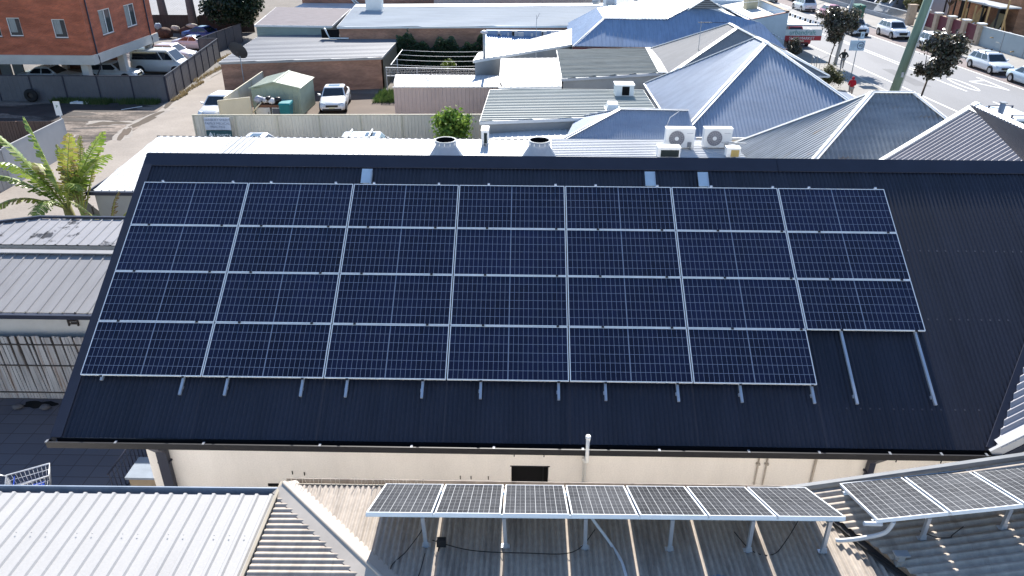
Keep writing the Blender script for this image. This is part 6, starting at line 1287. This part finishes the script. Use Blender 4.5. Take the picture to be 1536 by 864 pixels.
lp = thing('street_lamp', 'slender grey street lamp pole behind the speed sign', 'street lamp', (35.0, 58.6, .13)); MB().tube([(35.0, 58.6, .13), (35.4, 58.6, 5), (35.9, 58.6, 10)], [.16, .14, .09], 9).build('pole', steel_pole, lp); MB().lathe([(.2, 0), (.2, .1)], (35.0, 58.6, .13), 10).build('base', steel_pole, lp)
ss = thing('speed_sign', 'pale blue school zone board with a ringed 40 on a thin pole', 'sign', (34.1, 53.2, .13))
MB().tube([(34.35, 53.2, .13), (34.35, 53.2, 3.35)], .035, 7).build('pole', steel_pole, ss)
bx(33.7, 34.9, 53.12, 53.16, 2.3, 3.1).build('board', mat('sign_pale_blue', (.48, .60, .70), .5), ss)
bx(34.42, 34.72, 53.12, 53.16, 3.2, 3.75).build('top_plate', mat('sign_pale_blue', (.48, .60, .70), .5), ss)
blk = mat('sign_black', (.04, .05, .07), .5)
ring = MB()
for i in range(28):
    a, b_ = 2 * PI * i / 28, 2 * PI * (i + 1) / 28; ring.face([(34.58 + 0.30 * math.cos(a), 53.116, 2.7 + 0.30 * math.sin(a)), (34.58 + 0.30 * math.cos(b_), 53.116, 2.7 + 0.30 * math.sin(b_)), (34.58 + 0.24 * math.cos(b_), 53.116, 2.7 + 0.24 * math.sin(b_)), (34.58 + 0.24 * math.cos(a), 53.116, 2.7 + 0.24 * math.sin(a))])
ring.build('ring', mat('sign_ring', (.10, .12, .2), .5), ss); words('40', .36, blk, 'lettering', (34.58, 53.113, 2.58), ss); words('SCHOOL\nZONE', .13, mat('sign_faded_text', (.3, .4, .5), .5), 'lettering', (34.0, 53.113, 2.76), ss)
words('P', .3, blk, 'lettering', (34.57, 53.113, 3.38), ss)
hr = thing('handrail', 'grey tube handrail with a chain by the blue wall on the footpath', 'handrail', (32.6, 56.4, .13))
for x in (32.3, 32.75): MB().tube([(x, 56.2, .13), (x, 56.2, 1.05), (x + .1, 57.2, 1.15), (x + .1, 57.2, .13)], .03, 6).build('hoop', steel_pole, hr)
m = MB(); m.tube([(32.8, 56.4, 1.0), (33.6, 57.0, 1.2), (34.4, 58.3, 1.6)], .018, 4); m.build('chain', steel_pole, hr)
wheelie(47.6, 86.2, 0, ('green', (.03, .11, .075), (.05, .16, .11)), 'big green wheelie bin standing across the street beyond the four wheel drive', 2.0, .05)
for i, (pts, lab) in enumerate((([(35.2, 44.6, 9.5), (30, 55, 6.2), (26.8, 64, 4.6)], 'overhead wire from the green pole to the pale blue shop'), ([(35.5, 58.6, 6.2), (31.5, 58.4, 4.9), (27.5, 58.5, 4.6)], 'thin overhead wire crossing the street tree from the lamp pole'))):
    tag(MB().tube(pts, .018, 4).build('overhead_wire', steel_pole), lab, 'wire', 'overhead wires')
# far boundary walls
def fx(x, y): return x - .045 * (y - 66)
t = thing('steel_fence', 'smooth blue-grey fence across the street behind the silver-white wagon', 'fence', (53.9, 60, 0))
m = MB(); a = [(fx(53.7, 44), 44), (fx(53.7, 69.6), 69.6)]
m.hexa([(a[0][0], a[0][1], .13), (a[0][0] + .06, a[0][1], .13), (a[1][0] + .06, a[1][1], .13), (a[1][0], a[1][1], .13), (a[0][0], a[0][1], 1.95), (a[0][0] + .06, a[0][1], 1.95), (a[1][0] + .06, a[1][1], 1.95), (a[1][0], a[1][1], 1.95)]); m.build('fence_sheet', bluegrey, t)
m = MB(); m.bar((a[0][0], a[0][1], 1.97), (a[1][0], a[1][1], 1.97), .16, .05); m.build('top_rail', white, t)
for y in (48, 53, 58, 62.6, 66): bx(fx(53.66, y), fx(53.70, y), y - .03, y + .03, .13, 1.95).build('post', steel_pole, t)
t = thing('pier_wall', 'wall of tan piers with maroon panels across the street', 'wall', (53.4, 74.5, 0))
ys = [69.9, 72.6, 75.3, 78.0, 80.6]
for y in ys:
    pr2 = bx(fx(53.4, y), fx(54.0, y), y - .32, y + .32, .13, 2.15).build('pier', sandstone, t); bx(fx(53.34, y), fx(54.06, y), y - .38, y + .38, 2.15, 2.25).build('cap', white, pr2)
for y0, y1 in zip(ys, ys[1:]): bx(fx(53.6, y0), fx(53.7, y0), y0 + .32, y1 - .32, .5, 1.95).build('panel', maroon, t); bx(fx(53.55, y0), fx(53.75, y0), y0 + .32, y1 - .32, .13, .5).build('plinth', sandstone, t)
t = thing('gate_pier', 'tall tan block pier at the end of the grey mesh fence', 'pier', (53, 84, 0)); bx(52.5, 53.3, 83.4, 84.1, .13, 2.3).build('shaft', sandstone, t); bx(52.42, 53.38, 83.32, 84.18, 2.3, 2.42).build('cap', sandstone, t)
t = thing('mesh_fence', 'grey mesh fence with a white rail on a low wall across the street', 'fence', (52.3, 96, 0))
m = MB(); m.bar((52.7, 84.2, 1.55), (50.8, 112, 1.55), .08, .07); m.bar((52.7, 84.2, .62), (50.8, 112, .62), .07, .05); m.build('rail', white, t)
m = MB()
for k in range(110): f = k / 110; x, y = 52.7 - 1.9 * f, 84.2 + 27.8 * f; m.bar((x, y, .6), (x, y, 1.55), .05, .05, (1, 0, 0))
m.build('mesh', steel_pole, t); m = MB(); m.bar((52.75, 84.2, .35), (50.85, 112, .35), .2, .5); m.build('low_wall', galv, t)
t = thing('stair_ramp', 'grey stair ramp with white handrails at the top across the street', 'ramp', (55, 100, 0))
m = MB(); m.hexa([(53, 94.5, 0), (54.5, 93.5, 0), (60, 101, 0), (58.5, 102, 0), (53, 94.5, .4), (54.5, 93.5, .4), (60, 101, 3.2), (58.5, 102, 3.2)]); m.build('slope', galv, t)
for p, q_ in (((53, 94.5, 1.4), (58.5, 102, 4.2)), ((54.5, 93.5, 1.4), (60, 101, 4.2))): m = MB(); m.bar(p, q_, .12, .1); m.build('handrail', white, t)
t = thing('blue_grey_house', 'dark blue-grey house wall at the top across the street', 'house', (62, 108, 0)); bx(54, 72, 104, 112, 0, 5).build('wall', mat('dark_blue_grey_wall', (.10, .12, .17), .8), t); bx(53.5, 72.5, 103.5, 112.5, 5, 5.2).build('roof', galv, t); bx(57, 58.6, 103.9, 103.99, 1.2, 2.6).build('window', glass, t)
# brick house under construction at top right
t = thing('brick_house', 'brick house under renovation with timber props at the top right', 'house', (66, 78, 0))
bh = brick('renovation_brick', (.30, .13, .06), (.24, .10, .05), (.3, .22, .16)); m = MB(); m.box(60.6, 60.9, 76.2, 90, .0, 4.6); m.box(60.6, 72, 76, 76.2, 0, 4.6); m.build('wall', bh, t)
for y, h_ in ((78.2, 2.3), (82.0, 2.2), (86.5, 2.2)): bx(60.55, 60.597, y, y + 1.2, .3, .3 + h_).build('window', dark, t)
bx(58.2, 60.5, 75.5, 88, 2.95, 3.1).build('verandah_roof', lightsteel, t)
for y in (75.8, 78.8, 81.8, 84.8): bx(58.3, 58.45, y, y + .15, 0, 2.95).build('verandah_post', black, t)
m = MB(); m.box(58.2, 60.5, 75.5, 90, .0, .4); m.build('verandah_floor', sandstone, t)
t = thing('rendered_house', 'plain mauve-grey rendered house wall behind the lime tree', 'house', (62, 95, 0)); bx(60.8, 72, 90.4, 102, 0, 6).build('wall', mat('mauve_grey_render', (.34, .31, .33), .85, 0, .06, 1), t); bx(60.4, 72.4, 90.2, 102.4, 6, 6.2).build('roof', galv, t); m = MB(); m.tube([(60.7, 91.5, 6), (60.7, 91.5, .3)], .09, 6); m.build('downpipe', navy_trim, t)
q = random.Random(9)
for i, (x, y) in enumerate(((56.2, 74.0), (56.6, 77.2), (56.9, 79.4), (56.3, 71.0), (57.1, 68.2), (56.4, 65.2), (58.0, 82.0))):
    p = thing('timber_prop', ['first', 'second', 'third', 'fourth', 'fifth', 'sixth', 'tallest'][i] + ' pine prop from the ' + 'building site behind the maroon panels', 'timber prop', (x, y, 0), 'pine props on the building site'); p['label'] = 'pine prop standing on the building site across the street'
    hh_ = q.uniform(2.2, 4.6); bx(x - .07, x + .07, y - .07, y + .07, 0, hh_).build('shaft', pine, p); MB().bar((x, y, hh_ * .6), (x + .8, y + .1, 0), .06, .08).build('brace', pine, p)
for i, (x, y, w_, h_, lab) in enumerate(((58.9, 81.0, 1.7, 2.0, 'pale leaning board against the brick house, left'), (59.2, 77.6, 1.9, 1.8, 'olive leaning board against the brick house, right'))):
    m = MB(); m.hexa([(x, y - w_ / 2, 0.42), (x + .04, y - w_ / 2, .42), (x + .04, y + w_ / 2, .42), (x, y + w_ / 2, .42), (x + .7, y - w_ / 3, h_ + .4), (x + .74, y - w_ / 3, h_ + .4), (x + .74, y + w_ / 3, h_ + .4), (x + .7, y + w_ / 3, h_ + .4)]); tag(m.build('board', (pine, mat('olive_board', (.26, .21, .12), .8))[i]), lab, 'board')
m = MB(); mw = MB()
for k in range(130):
    y = q.uniform(58, 82); x = fx(q.uniform(54.3, 58), y); w_ = q.uniform(.1, .5); a_ = q.uniform(0, 3.1); d = V((math.cos(a_), math.sin(a_), q.uniform(-.1, .1))) * q.uniform(.3, 1.6); (m if q.random() < .45 else mw).bar(V((x, y, q.uniform(.2, 1.2))), V((x, y, q.uniform(.3, 1.3))) + d, w_ * .5, .06)
tag(m.build('building_rubble', pine), 'timber offcuts heaped on the building site behind the blue-grey fence', 'rubble', kind='stuff'); tag(mw.build('building_rubble', mat('plaster_white', (.6, .58, .54), .8)), 'white plaster and boards heaped on the building site', 'rubble', kind='stuff')
struct('site_ground', MB().face([(54.2, 40, .01), (85, 40, .01), (85, 112, .01), (51.5, 112, .01)]), mat('site_earth', (.33, .29, .25), .95, 0, .25, .6))
# pedestrian railings and low items beside the far kerb
t = thing('street_pole', 'thin dark pole in front of the blue-grey fence', 'pole', (53.2, 59.6, .13)); MB().tube([(53.2, 59.6, .13), (53.2, 59.6, 2.6)], .05, 6).build('shaft', steel_pole, t); bx(53.05, 53.35, 59.55, 59.65, 2.6, 2.75).build('cap', black, t)
